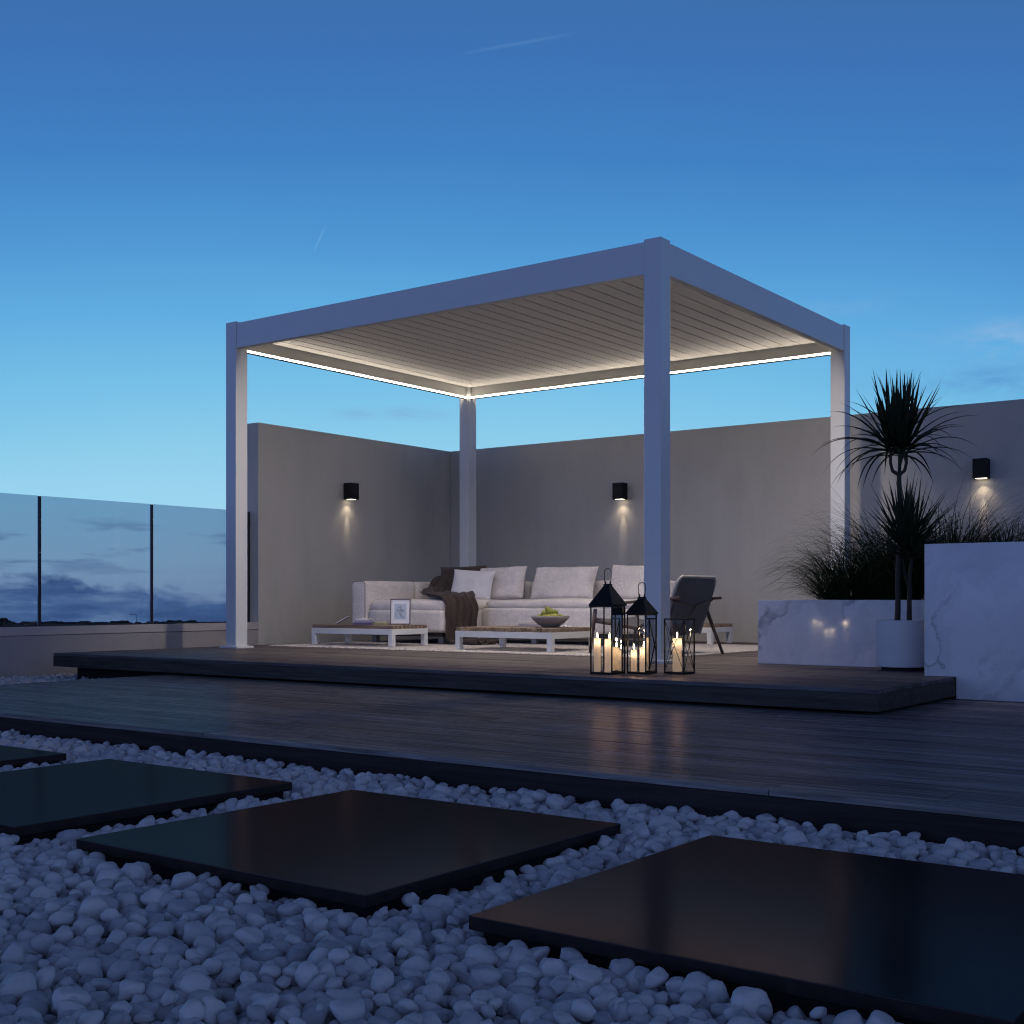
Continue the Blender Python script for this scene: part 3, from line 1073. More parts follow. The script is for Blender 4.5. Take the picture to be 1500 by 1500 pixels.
# ------------------------------------------------------------------ rug
mb = MB()
rx0, rx1, ry0, ry1 = -8.08, -4.235, 7.40, 9.90
nx, ny = 150, 90
vs = []
for j in range(ny + 1):
    for i in range(nx + 1):
        x = rx0 + (rx1 - rx0) * i / nx
        y = ry0 + (ry1 - ry0) * j / ny
        zq = 0.011 + 0.0022 * noise.noise(Vector((x * 6, y * 6, 0)))
        e = 0.004 * noise.noise(Vector((x * 8, y * 8, 4)))
        vs.append((x + (e if i in (0, nx) else 0), y + (e if j in (0, ny) else 0), 0.0012 if (i in (0, nx) or j in (0, ny)) else zq))
fs = [(j * (nx + 1) + i, j * (nx + 1) + i + 1, (j + 1) * (nx + 1) + i + 1, (j + 1) * (nx + 1) + i) for j in range(ny) for i in range(nx)]
mb.add(vs, fs)
rug = tag(mb.build('rug', M['rug'], smooth=True), 'pale chunky woven rug under the sofa and tables', 'rug')
mb = MB()
random.seed(3)
k = 0
for x in np.arange(rx0, rx1, 0.011):
    mb.tube([(x, ry0 + 0.004, 0.006), (x + random.uniform(-.004, .004), ry0 - 0.012, 0.005), (x + random.uniform(-.008, .008), ry0 - random.uniform(0.02, 0.032), 0.002)], [0.0035, 0.0035, 0.002], 5)
mb.build('fringe', M['rug'], parent=rug)


# ------------------------------------------------------------------ slatted tables
def low_table(lx, ly, along, label, loc):
    """footprint lx x ly, slats run along 'x' or 'y'"""
    t_ = thing('low_table', label, 'table', loc, 0, 'low white framed tables with slatted wooden tops')
    zt = 0.172
    mb = MB()
    fw = 0.040
    zb, ztp = 0.098, 0.146
    mb.box(0, lx, 0, fw, zb, ztp)
    mb.box(0, lx, ly - fw, ly, zb, ztp)
    mb.box(0, fw, fw + .0005, ly - fw - .0005, zb, ztp)
    mb.box(lx - fw, lx, fw + .0005, ly - fw - .0005, zb, ztp)
    mb.build('frame', M['white_metal'], parent=t_, bevel=0.002)
    for ax in (0, lx - 0.045):
        for ay in (0, ly - 0.045):
            mb = MB()
            mb.box(ax + .0006, ax + .0444, ay + .0006, ay + .0444, 0.0, zb - 0.0005)
            mb.build('leg', M['white_metal'], parent=t_, bevel=0.002)
    mb = MB()
    if along == 'y':
        n = int(lx / 0.047)
        p_ = lx / n
        for i in range(n):
            mb.box(i * p_ + 0.010, (i + 1) * p_ - 0.010, 0.001, ly - 0.001, ztp + .0006, zt + 0.004)
    else:
        n = int(ly / 0.047)
        p_ = ly / n
        for i in range(n):
            mb.box(0.001, lx - 0.001, i * p_ + 0.010, (i + 1) * p_ - 0.010, ztp + .0006, zt + 0.004)
    mb.build('slatted_top', M['wood'], parent=t_, bevel=0.0015)
    return t_


RZ = 0.0125
low_table(0.945, 0.46, 'x', 'low table with white frame, holding books and a picture frame, left of centre', (-7.807, 7.62, RZ))
low_table(0.925, 0.62, 'y', 'low table with white frame carrying the fruit bowl, in front of the sofa', (-6.135, 7.555, RZ))
low_table(0.98, 0.42, 'x', 'low white framed table against the back wall, behind the lounge chair', (-5.99, 9.74, RZ))
TT = RZ + 0.1765


# ------------------------------------------------------------------ sofa
sf = thing('corner_sofa', 'oatmeal corner sofa with chaise on the rug under the pergola', 'sofa', (-6.7, 9.2, RZ))


def S(mb, name, mat, **kw):
    o = mb.build(name, mat, parent=sf, **kw)
    o.matrix_parent_inverse = Matrix.Translation((6.7, -9.2, -RZ))
    return o


def soft(x0, x1, y0, y1, z0, z1, r, name, mat=None, **kw):
    mb = rounded(x1 - x0, y1 - y0, z1 - z0, r, **kw)
    return S(mb, name, mat or M['sofa'], smooth=True, loc=((x0 + x1) / 2, (y0 + y1) / 2, z0))


# low plinth and feet
mb = MB()
mb.box(-7.95, -6.95, 8.38, 9.66, 0.075, 0.112)
mb.box(-6.945, -5.36, 8.90, 9.66, 0.075, 0.112)
S(mb, 'plinth', M['dark_base'])
for x, y in ((-7.80, 8.44), (-7.0, 8.44), (-6.35, 8.95), (-5.5, 8.95), (-7.80, 9.5), (-5.5, 9.5)):
    mb = MB()
    mb.box(x - .025, x + .025, y - .025, y + .025, 0.0135, 0.0745)
    S(mb, 'foot', M['tube'])
# seat bases and cushions
soft(-7.795, -6.885, 8.31, 9.50, 0.113, 0.315, 0.035, 'seat_base', n=14)
soft(-7.795, -6.89, 8.33, 9.50, 0.290, 0.398, 0.05, 'seat_cushion', puff=0.02, n=16, seed=3)
soft(-6.860, -5.30, 8.83, 9.50, 0.113, 0.335, 0.03, 'seat_base', n=14)
soft(-6.830, -5.305, 8.835, 9.50, 0.325, 0.400, 0.035, 'seat_cushion', puff=0.016, n=16, seed=9)
# left arm/back in two lengths, then back rest along the rear
soft(-7.995, -7.80, 8.30, 9.02, 0.135, 0.578, 0.045, 'armrest', n=16, seed=5)
soft(-7.995, -7.80, 9.025, 9.71, 0.135, 0.578, 0.045, 'armrest', n=14, seed=6)
soft(-7.795, -6.82, 9.505, 9.71, 0.135, 0.580, 0.045, 'backrest', n=14, seed=7)
soft(-6.815, -5.30, 9.505, 9.71, 0.135, 0.580, 0.045, 'backrest', n=14, seed=8)
mb = MB()
mb.tube([(-7.810, 8.303, 0.15), (-7.810, 8.303, 0.545), (-7.822, 8.303, 0.567), (-7.86, 8.303, 0.574), (-7.95, 8.303, 0.574)], 0.0035, 6)
S(mb, 'piping', M['piping'])


def cushion(loc, rot, wd, ht, th, mat, label, seed, boxy=0.35):
    mb = pillow_mb(wd, ht, th, seed, boxy)
    o = mb.build('cushion', mat, smooth=True, loc=loc, rot=rot)
    return tag(o, label, 'cushion', 'cushions on the corner sofa')


cushion((-6.33, 9.33, 0.41), (R(-20), 0, R(2)), 0.68, 0.315, 0.15, M['pillow'], 'large oatmeal cushion in the middle of the sofa, alone, above the fruit bowl', 2)
cushion((-5.585, 9.34, 0.41), (R(-18), R(2), R(-3)), 0.55, 0.315, 0.15, M['pillow'], 'oatmeal cushion at the right end of the sofa, behind the white post', 5)
cushion((-7.02, 9.31, 0.41), (R(-18), R(-2), R(6)), 0.52, 0.32, 0.15, M['pillow'], 'oatmeal cushion partly hidden behind the small pale cushion', 8)
cushion((-7.20, 9.08, 0.412), (R(-20), R(3), R(16)), 0.42, 0.29, 0.11, M['pillow_white'], 'small pale wrinkled linen cushion beside the brown throw', 11, 0.1)
cushion((-7.50, 9.34, 0.41), (R(-15), R(-2), R(20)), 0.48, 0.335, 0.13, M['throw'], 'dark brown cushion in the sofa corner behind the throw', 14)

# throw: a knitted blanket tumbling over the seat edge down to the rug
mb = MB()
path = [(-7.62, 9.50, 0.622, 0.26), (-7.60, 9.26, 0.600, 0.26), (-7.56, 9.12, 0.50, 0.28), (-7.50, 8.98, 0.450, 0.32), (-7.32, 8.80, 0.437, 0.38), (-7.10, 8.65, 0.438, 0.42),
        (-6.96, 8.56, 0.432, 0.40), (-6.885, 8.52, 0.407, 0.38), (-6.852, 8.51, 0.345, 0.36), (-6.845, 8.505, 0.25, 0.35), (-6.84, 8.50, 0.15, 0.34),
        (-6.83, 8.50, 0.06, 0.34), (-6.79, 8.50, 0.028, 0.34), (-6.66, 8.50, 0.024, 0.32), (-6.52, 8.50, 0.024, 0.28)]
PP = []
for i in range(len(path) - 1):
    for k in range(6):
        s = k / 6
        a = np.array(path[max(i - 1, 0)]); b = np.array(path[i]); c = np.array(path[i + 1]); d = np.array(path[min(i + 2, len(path) - 1)])
        PP.append(0.5 * ((2 * b) + (-a + c) * s + (2 * a - 5 * b + 4 * c - d) * s * s + (-a + 3 * b - 3 * c + d) * s ** 3))
nw = 44
vs = []
for i, q in enumerate(PP):
    nxt = PP[min(i + 1, len(PP) - 1)]
    prv = PP[max(i - 1, 0)]
    d = Vector((nxt - prv)[:3]).normalized()
    sd = Vector((0.25, 1.0, 0)).normalized() if i > 40 else Vector((0.72, 0.70, 0)).normalized()
    if 30 < i <= 40:
        sd = Vector((0.72, 0.70, 0)).lerp(Vector((0.25, 1.0, 0)), (i - 30) / 10).normalized()
    nr = sd.cross(d).normalized()
    if nr.z < -0.2 or (abs(nr.z) < 0.35 and nr.x < 0):
        nr = -nr
    for j in range(nw + 1):
        u = -1 + 2 * j / nw
        hgt = 0.012 * math.sin(u * 13 + i * 0.05 + 1.5 * noise.noise(Vector((u * 2, i * 0.06, 0)))) + 0.010 * math.sin(u * 29 + 3 * noise.noise(Vector((u, i * 0.1, 5))))
        hgt += 0.022 * max(0, noise.noise(Vector((u * 3.2, i * 0.11, 2)))) * (1.8 if i < 36 else 0.9)
        edge = 0.015 * noise.noise(Vector((i * 0.15, u * 2, 7)))
        pos = Vector(q[:3]) + sd * (u * q[3] / 2 + edge) + nr * (hgt + 0.016)
        if 15 <= i <= 26:
            pos.z += 0.055 * math.exp(-((u + 0.55) ** 2) / 0.12) * math.exp(-((i - 20.5) ** 2) / 12)
        pos.z = max(pos.z, 0.018)
        vs.append(pos)
fs = [(i * (nw + 1) + j, i * (nw + 1) + j + 1, (i + 1) * (nw + 1) + j + 1, (i + 1) * (nw + 1) + j) for i in range(len(PP) - 1) for j in range(nw)]
mb.add(vs, fs)
th_ = mb.build('throw_blanket', M['throw'], smooth=True)
sm = th_.modifiers.new('solid', 'SOLIDIFY')
sm.thickness = 0.008
tag(th_, 'dark brown knitted throw tumbling over the chaise edge to the rug', 'blanket')


# ------------------------------------------------------------------ lounge chair (faces -X)
ch = thing('lounge_chair', 'charcoal sling lounge chair with dark wooden legs, seen from behind', 'chair', (-4.55, 8.0, 0.0))
Y_a, Y_b = -0.30, 0.30


def cf(pts, r, name, mat, **kw):
    mb = MB()
    mb.tube(pts, r, 12)
    return mb.build(name, mat, parent=ch, smooth=True, **kw)


for sy in (Y_a, Y_b):
    cf([(0.235, sy * 1.02, 0.335), (0.370, sy * 1.04, 0.0)], [0.015, 0.011], 'leg', M['wood_dark'])
    cf([(-0.36, sy * 1.02, 0.335), (-0.405, sy * 1.04, 0.0)], [0.015, 0.011], 'leg', M['wood_dark'])
    mb = MB()
    pts = [(-0.40, 0.345), (-0.2, 0.365), (0.05, 0.385), (0.25, 0.402), (0.352, 0.408)]
    vs = []
    for x, zq in pts:
        for dy, dz in ((-.02, 0), (.02, 0), (.02, .02), (-.02, .02)):
            vs.append((x, sy * 1.05 + dy, zq + dz))
    fs = []
    for i in range(len(pts) - 1):
        for j in range(4):
            fs.append((i * 4 + j, i * 4 + (j + 1) % 4, i * 4 + 4 + (j + 1) % 4, i * 4 + 4 + j))
    fs += [(3, 2, 1, 0), tuple(len(pts) * 4 - 4 + j for j in range(4))]
    mb.add(vs, fs)
    mb.build('armrest', M['wood_dark'], parent=ch, bevel=0.005)
    cf([(0.235, sy * 1.0, 0.332), (0.0, sy * 1.0, 0.20), (-0.37, sy, 0.245)], 0.012, 'side_rail', M['wood_dark'])
cf([(-0.372, Y_a, 0.25), (-0.372, Y_b, 0.25)], 0.011, 'front_rail', M['wood_dark'])


def bx(zq):      # rake of the back
    return 0.185 + (zq - 0.15) * 0.345


# back frame: an arch of tube
rc = 0.06
pts = [(bx(0.15), Y_a + .012, 0.15)]
for k in range(7):
    a = R(180 - 90 * k / 6)
    yy = Y_a + .012 + rc + rc * math.cos(a)
    zq = 0.57 - rc + rc * math.sin(a)
    pts.append((bx(zq), yy, zq))
for k in range(7):
    a = R(90 - 90 * k / 6)
    yy = Y_b - .012 - rc + rc * math.cos(a)
    zq = 0.57 - rc + rc * math.sin(a)
    pts.append((bx(zq), yy, zq))
pts.append((bx(0.15), Y_b - .012, 0.15))
cf(pts, 0.0125, 'back_frame', M['tube'])
# sling: back and seat in one sheet
prof = []
for k in range(15):
    zq = 0.560 - 0.395 * k / 14
    prof.append((bx(zq) + 0.018 * math.sin(math.pi * k / 14), zq))
prof += [(0.16, 0.152), (0.10, 0.155), (0.0, 0.178), (-0.15, 0.205), (-0.3, 0.232), (-0.375, 0.262)]
vs, fs = [], []
n = 14
for i, (x, zq) in enumerate(prof):
    wy = 0.285
    if i < 3:
        wy = 0.285 - 0.045 * ((3 - i) / 3) ** 2
    for j in range(n + 1):
        u = -1 + 2 * j / n
        vs.append((x + (0.010 * (1 - u * u) if i < 15 else 0), u * wy, zq - (0.012 * (1 - u * u) if i >= 15 else 0)))
for i in range(len(prof) - 1):
    for j in range(n):
        a = i * (n + 1) + j
        fs.append((a, a + 1, a + n + 2, a + n + 1))
mb = MB()
mb.add(vs, fs)
sl = mb.build('sling', M['sling'], parent=ch, smooth=True)
q_ = sl.modifiers.new('solid', 'SOLIDIFY')
q_.thickness = 0.012
# curved rear brace
cf([(bx(.40) + .012, Y_b, .40), (bx(.37) + .03, 0.15, .385), (bx(.36) + .034, 0.03, .362), (bx(.28) + .035, 0.0, .30), (bx(.18) + .01, 0.0, .17)], 0.008, 'brace', M['wood_dark'])
cf([(bx(.40) + .012, Y_a, .40), (bx(.37) + .03, -0.15, .385), (bx(.36) + .034, -0.03, .362)], 0.008, 'brace', M['wood_dark'])


# ------------------------------------------------------------------ lanterns and candles
def lantern(x0, x1, y0, y1, hb, ha, hr, label, cross=False):
    cx, cy = (x0 + x1) / 2, (y0 + y1) / 2
    s = (x1 - x0) / 2
    t_ = thing('lantern', label, 'lantern', (cx, cy, 0.0008), 0, 'black metal lanterns on the deck edge')
    mb = MB()
    bw = 0.0062
    mb.box(-s, s, -s, s, 0.0, 0.010)
    for a in (-1, 1):
        for b in (-1, 1):
            mb.box(a * s - (bw if a > 0 else -0.0), a * s + (0.0 if a > 0 else bw), b * s - (bw if b > 0 else 0.0), b * s + (0.0 if b > 0 else bw), 0.0101, hb - 0.0061)
    r = 0.006
    mb.box(-s, s, -s, -s + r, hb - 0.006, hb)
    mb.box(-s, s, s - r, s, hb - 0.006, hb)
    mb.box(-s, -s + r, -s + r + .0003, s - r - .0003, hb - 0.006, hb)
    mb.box(s - r, s, -s + r + .0003, s - r - .0003, hb - 0.006, hb)
    if cross:
        for side in range(4):
            rot = Matrix.Rotation(side * math.pi / 2, 4, 'Z')
            for sg in (-1, 1):
                a = rot @ Vector((sg * (s - .003), -s + .002, 0.012))
                b = rot @ Vector((-sg * (s - .003), -s + .002, hb - .006))
                mb.tube([a, b], 0.0018, 6)
    mb.build('frame', M['black_metal'], parent=t_)
    for side in range(4):
        rot = Matrix.Rotation(side * math.pi / 2, 4, 'Z')
        mb = MB()
        g = s - 0.0035
        vs = [rot @ Vector(q) for q in ((-g, -g, 0.0105), (g, -g, 0.0105), (g, -g, hb - .0065), (-g, -g, hb - .0065), (-g, -g + .0015, 0.0105), (g, -g + .0015, 0.0105), (g, -g + .0015, hb - .0065), (-g, -g + .0015, hb - .0065))]
        # single thin sheet keeps the reflection crisp
        mb.add(vs[:4], [(0, 1, 2, 3)])
        mb.build('glass_pane', M['lantern_glass'], parent=t_)
    if ha:
        e = s + 0.006
        nk = 0.017
        mb = MB()
        vs = [(-e, -e, hb + .0005), (e, -e, hb + .0005), (e, e, hb + .0005), (-e, e, hb + .0005),
              (-e, -e, hb + .007), (e, -e, hb + .007), (e, e, hb + .007), (-e, e, hb + .007),
              (-nk, -nk, ha), (nk, -nk, ha), (nk, nk, ha), (-nk, nk, ha)]
        fs = [(3, 2, 1, 0)]
        for l in (0, 4):
            for j in range(4):
                fs.append((l + j, l + (j + 1) % 4, l + 4 + (j + 1) % 4, l + 4 + j))
        fs.append((8, 9, 10, 11))
        mb.add(vs, fs)
        mb.box(-nk - .001, nk + .001, -nk - .001, nk + .001, ha + .0003, ha + 0.010)
        for sgn in (-1, 1):
            mb.add([(sgn * nk, -.006, ha + .01), (sgn * nk, .006, ha + .01), (sgn * (nk + .001), .006, ha + .024), (sgn * (nk + .001), -.006, ha + .024),
                    (sgn * (nk - .003), -.006, ha + .01), (sgn * (nk - .003), .006, ha + .01), (sgn * (nk - .002), .006, ha + .024), (sgn * (nk - .002), -.006, ha + .024)],
                   [(0, 1, 2, 3), (4, 5, 6, 7), (0, 1, 5, 4), (1, 2, 6, 5), (2, 3, 7, 6), (3, 0, 4, 7)])
        mb.build('roof', M['black_metal'], parent=t_, bevel=0.001)
        mb = MB()
        pts = [Vector((-nk, 0, ha + .018))]
        rr = nk + 0.002
        top = hr - rr
        for k in range(17):
            a = R(180 - 180 * k / 16)
            pts.append(Vector((rr * math.cos(a), 0, top + rr * math.sin(a))))
        pts.append(Vector((nk, 0, ha + .018)))
        rotz = Matrix.Rotation(R(36), 4, 'Z')
        mb.tube([rotz @ q for q in pts], 0.0024, 8)
        mb.build('handle', M['handle_metal'], parent=t_, smooth=True)
    else:
        mb = MB()
        pts = []
        for k in range(13):
            a = R(180 - 180 * k / 12)
            pts.append(Vector((0.024 * math.cos(a), 0.0, hb - 0.002 + (hr - hb) * math.sin(a))))
        rotz = Matrix.Rotation(R(36), 4, 'Z')
        mb.tube([rotz @ q for q in pts], 0.0017, 8)
        mb.tube([(-s + .004, 0, hb - .003), (s - .004, 0, hb - .003)], 0.002, 8)
        mb.build('handle', M['black_metal'], parent=t_, smooth=True)
    return t_


lantern(-3.660, -3.519, 5.680, 5.821, 0.372, 0.483, 0.577, 'tallest black lantern with peaked roof and ring, left of the three')
lantern(-3.5085, -3.387, 5.8165, 5.938, 0.326, 0.412, 0.500, 'smaller peaked-roof black lantern in the middle of the three')
lantern(-3.345, -3.220, 5.940, 6.065, 0.302, 0, 0.326, 'short flat-topped black lantern with crossed wires, right of the three', cross=True)


def candle(x, y, r, h, label, en):
    mb = MB()
    prof = [(0.0, 0.0), (r * 0.97, 0.0), (r, 0.003), (r, h - 0.004), (r * 0.95, h), (r * 0.75, h - 0.002), (r * 0.5, h - 0.006), (0.0, h - 0.007)]
    mb.lathe(prof, n=32)
    o = mb.build('candle', M['wax'], smooth=True, angle=50, loc=(x, y, 0.0115))
    tag(o, label, 'candle', 'lit candles in the black lanterns')
    mb = MB()
    mb.tube([(0, 0, h - 0.008), (0.0006, 0, h + 0.006)], 0.0011, 6)
    mb.build('wick', M['recess'], parent=o)
    mb = MB()
    mb.lathe([(0.0, h + .002), (0.0032, h + .006), (0.0046, h + .012), (0.0036, h + .020), (0.0017, h + .029), (0.0, h + .036)], n=14)
    mb.build('flame', M['flame'], parent=o, smooth=True)
    ld = bpy.data.lights.new('candle_light', 'POINT')
    ld.energy = en
    ld.color = (1.0, 0.74, 0.48)
    ld.shadow_soft_size = 0.006
    lo = bpy.data.objects.new('candle_light', ld)
    col.objects.link(lo)
    lo.parent = o
    lo.location = (0, 0, h + 0.046)
    li = bpy.data.lights.new('candle_light', 'POINT')  # extra light added inside the wax so the candle body glows
    li.energy = 0.085 * (r / 0.025) ** 1.5
    li.color = (1.0, 0.79, 0.56)
    li.shadow_soft_size = 0.005
    l2 = bpy.data.objects.new('candle_light', li)
    col.objects.link(l2)
    l2.parent = o
    l2.location = (0, 0, h - 0.022)


EN = 0.26
candle(-3.557, 5.716, 0.027, 0.180, 'thickest lit candle at the front of the tallest lantern', EN)
candle(-3.632, 5.710, 0.018, 0.182, 'lit candle at the left of the tallest lantern', EN * .6)
candle(-3.553, 5.790, 0.020, 0.172, 'lit candle at the right rear of the tallest lantern', EN * .6)
candle(-3.417, 5.846, 0.023, 0.132, 'short bright lit candle at the front of the middle lantern', EN)
candle(-3.483, 5.850, 0.016, 0.118, 'short slim lit candle at the left of the middle lantern', EN * .5)
candle(-3.412, 5.912, 0.017, 0.126, 'lit candle at the right rear of the middle lantern', EN * .6)
candle(-3.287, 5.984, 0.025, 0.182, 'single tall lit candle inside the flat-topped lantern', EN)


# ------------------------------------------------------------------ books, frame, bowl
def book(loc, wd, dp, th, rz, cover, label, tilt=0.0, cat='book', grp='books on the low tables'):
    t_ = thing('book', label, cat, loc, rz, grp)
    t_.rotation_euler = (0, tilt, rz)
    cm_ = simple('book_cover', cover, 0.5)
    mb = MB()
    e = 0.0018
    mb.box(0, wd, 0, dp, 0, e)
    mb.box(0, wd, 0, dp, th - e, th)
    mb.box(-e, -0.0001, 0, dp, 0, th)
    mb.build('cover', cm_, parent=t_)
    mb = MB()
    mb.box(0.0005, wd - 0.004, 0.004, dp - 0.004, e + .0003, th - e - .0003)
    mb.build('pages', M['paper'], parent=t_)
    return t_


z0 = TT + 0.0005
book((-7.20, 7.745, z0), 0.20, 0.165, 0.020, R(126), (0.10, 0.08, 0.16), 'thick purple book at the bottom of the stack on the left table')
book((-7.205, 7.75, z0 + .0205), 0.185, 0.15, 0.018, R(128), (0.30, 0.28, 0.38), 'lilac book lying on the thick purple book')
book((-7.085, 7.81, z0), 0.17, 0.115, 0.014, R(122), (0.30, 0.30, 0.12), 'olive book at the bottom of the small pile beside the purple stack')
book((-7.09, 7.815, z0 + .0145), 0.16, 0.105, 0.013, R(127), (0.50, 0.45, 0.28), 'straw coloured book on top of the olive book')
book((-7.245, 7.745, z0 + .040), 0.15, 0.11, 0.013, R(118), (0.70, 0.68, 0.64), 'white book on top of the lilac book')
book((-7.575, 7.68, z0 + .0003), 0.135, 0.14, 0.014, R(36), (0.13, 0.12, 0.14), 'dark book leaning against the purple stack', tilt=R(-30))
book((-5.62, 7.98, z0), 0.20, 0.17, 0.020, R(124), (0.42, 0.38, 0.42), 'grey lilac book at the bottom of the pair beside the fruit bowl')
book((-5.63, 7.985, z0 + .0205), 0.17, 0.15, 0.017, R(130), (0.66, 0.63, 0.60), 'off-white book on top of the pair beside the fruit bowl')

pf_ = thing('picture_frame', 'small framed line drawing standing on the left table', 'picture frame', (-7.07, 7.955, z0), R(30))
pf_.rotation_euler = (R(-6), 0, R(31))
fw_, fh_ = 0.178, 0.224
mb = MB()
bb = 0.009
mb.box(-fw_ / 2, fw_ / 2, -.006, .006, 0, bb)
mb.box(-fw_ / 2, fw_ / 2, -.006, .006, fh_ - bb, fh_)
mb.box(-fw_ / 2, -fw_ / 2 + bb, -.006, .006, bb + .0003, fh_ - bb - .0003)
mb.box(fw_ / 2 - bb, fw_ / 2, -.006, .006, bb + .0003, fh_ - bb - .0003)
mb.build('frame', simple('walnut_frame', (0.16, 0.13, 0.12), 0.5), parent=pf_, bevel=0.001)
mb = MB()
mb.box(-fw_ / 2 + bb, fw_ / 2 - bb, -.001, .003, bb, fh_ - bb)
mt_ = mb.build('mount', simple('mount_board', (0.78, 0.78, 0.80), 0.7), parent=pf_)
mb = MB()
mb.box(-.052, .052, -.0016, -.0011, 0.045, 0.180)
mb.build('print', simple('blue_print_paper', (0.46, 0.53, 0.63), 0.7), parent=pf_)


def curve2(pts, r):
    mb = MB()
    out = []
    n = len(pts)
    for i in range(n - 1):
        for k in range(6):
            s = k / 6
            a, b_, c, d = [np.array(pts[max(0, min(n - 1, i + j))]) for j in (-1, 0, 1, 2)]
            q = 0.5 * ((2 * b_) + (-a + c) * s + (2 * a - 5 * b_ + 4 * c - d) * s * s + (-a + 3 * b_ - 3 * c + d) * s ** 3)
            out.append((q[0], -.0022, q[1]))
    out.append((pts[-1][0], -.0022, pts[-1][1]))
    mb.tube(out, r, 6)
    return mb


ink = simple('ink', (0.02, 0.025, 0.02), 0.6)
dm = MB()
for pts, r in (([(.004, .160), (-.012, .150), (-.024, .132), (-.020, .118), (-.004, .124), (.006, .138), (.002, .152)], .0016),
               ([(-.022, .128), (-.036, .108), (-.040, .086), (-.034, .066)], .0012),
               ([(-.004, .122), (.012, .112), (.028, .118), (.020, .128), (.004, .126)], .0020),
               ([(-.014, .112), (.002, .090), (.020, .070), (.034, .056)], .0014),
               ([(.010, .108), (-.004, .086), (.010, .068)], .0010)):
    c = curve2(pts, r)
    dm.add(c.v, c.f)
dm.build('drawing', ink, parent=pf_)
mb = MB()
mb.box(-.02, .02, 0.006, 0.010, 0.02, 0.15)
mb.build('easel_back', M['strip_housing'], parent=pf_)

bw_ = MB()
bw_.lathe([(0.0, 0.004), (0.055, 0.0), (0.062, 0.004), (0.105, 0.030), (0.140, 0.064), (0.154, 0.088), (0.150, 0.089), (0.135, 0.068), (0.100, 0.036), (0.055, 0.012), (0.0, 0.010)], n=56)
bowl = tag(bw_.build('fruit_bowl', M['bowl'], smooth=True, loc=(-5.45, 7.885, z0)), 'wide stoneware bowl of pears on the middle table', 'bowl')


def pear(loc, rot, s, label):
    mb = MB()
    mb.lathe([(0.0, 0.0), (0.014, 0.001), (0.026, 0.008), (0.033, 0.022), (0.033, 0.036), (0.026, 0.052), (0.017, 0.066), (0.012, 0.077), (0.007, 0.083), (0.0, 0.084)], n=22)
    mb.v = [(x * s * (1 + .06 * math.sin(3 * math.atan2(y, x))), y * s, zq * s) for x, y, zq in mb.v]
    o = mb.build('pear', M['fruit'], smooth=True, loc=loc, rot=rot)
    mb = MB()
    mb.tube([(0, 0, .082 * s), (0.003, 0, .094 * s), (0.008, 0, .104 * s)], [.0016, .0014, .002], 6)
    mb.build('stalk', M['bark'], parent=o)
    return tag(o, label, 'pear', 'pears heaped in the fruit bowl')


random.seed(5)
spots = [(-.085, -.03, .045, (70, 0, 200)), (-.03, -.07, .045, (75, 0, 150)), (.04, -.06, .045, (72, 0, 260)), (.09, -.01, .050, (68, 0, 300)),
         (.06, .06, .045, (70, 0, 30)), (-.01, .08, .045, (74, 0, 80)), (-.075, .045, .045, (66, 0, 120)),
         (-.045, -.01, .075, (62, 0, 210)), (.02, -.005, .080, (40, 0, 330)), (.055, .02, .078, (66, 0, 280)), (0.0, .035, .078, (70, 0, 60))]
names = ['green pear lying at the left rim of the fruit bowl', 'pear at the front left of the fruit bowl', 'pear at the front of the fruit bowl', 'pear at the right rim of the fruit bowl, stalk outwards',
         'pear at the right rear of the bowl', 'pear at the rear of the bowl', 'pear at the left rear of the bowl', 'pear on the left of the heap', 'pear standing up at the top of the heap, stalk upwards',
         'pear on the right of the heap', 'pear lying on the rear of the heap']
for (dx, dy, dz, rt), nm in zip(spots, names):
    pear((-5.45 + dx * .95, 7.885 + dy * .95, z0 + dz + 0.016), tuple(R(a) for a in rt), 1.0, nm)
# folded napkin beside the bowl
mb = MB()
vs = []
n = 16
for j in range(n + 1):
    for i in range(n + 1):
        u, v = i / n, j / n
        vs.append((u * .10, v * .07, 0.004 + 0.022 * abs(noise.noise(Vector((u * 4, v * 4, 3)))) * math.sin(math.pi * u) + 0.004 * math.sin(u * 20)))
mb.add(vs, [(j * (n + 1) + i, j * (n + 1) + i + 1, (j + 1) * (n + 1) + i + 1, (j + 1) * (n + 1) + i) for j in range(n) for i in range(n)])
nk_ = mb.build('napkin', M['paper'], smooth=True, loc=(-5.31, 7.80, z0 + .003), rot=(0, 0, R(15)))
s_ = nk_.modifiers.new('solid', 'SOLIDIFY')
s_.thickness = 0.002
tag(nk_, 'crumpled white napkin on the table right of the fruit bowl', 'napkin')

# ------------------------------------------------------------------ paving slabs
slabs = [(-1.393, 'large black polished paving slab nearest the camera, cut by the right edge'),
         (-2.596, 'black polished paving slab in the middle of the pebbles, whole in view'),
         (-3.801, 'black polished paving slab reflecting blue sky, left of the middle one'),
         (-5.006, 'farthest black paving slab, only its corner showing at the left edge')]
SL = 0.948
SY0, SY1 = 1.754, 2.702
sl_rects = []
for x, lab in slabs:
    mb = MB()
    mb.box(x, x + SL, SY0, SY1, -0.191, -0.165)
    o = mb.build('paving_slab', M['slab'], bevel=0.0016)
    tag(o, lab, 'paving slab', 'black stepping slabs in the pebbles')
    mb = MB()
    mb.box(x + .02, x + SL - .02, SY0 + .02, SY1 - .02, -0.2615, -0.1915)
    mb.build('slab_base', M['slab_base'], parent=o)
    sl_rects.append((x, x + SL, SY0, SY1))
# the slab to the right, outside the frame, continues the row
# ------------------------------------------------------------------ pebbles


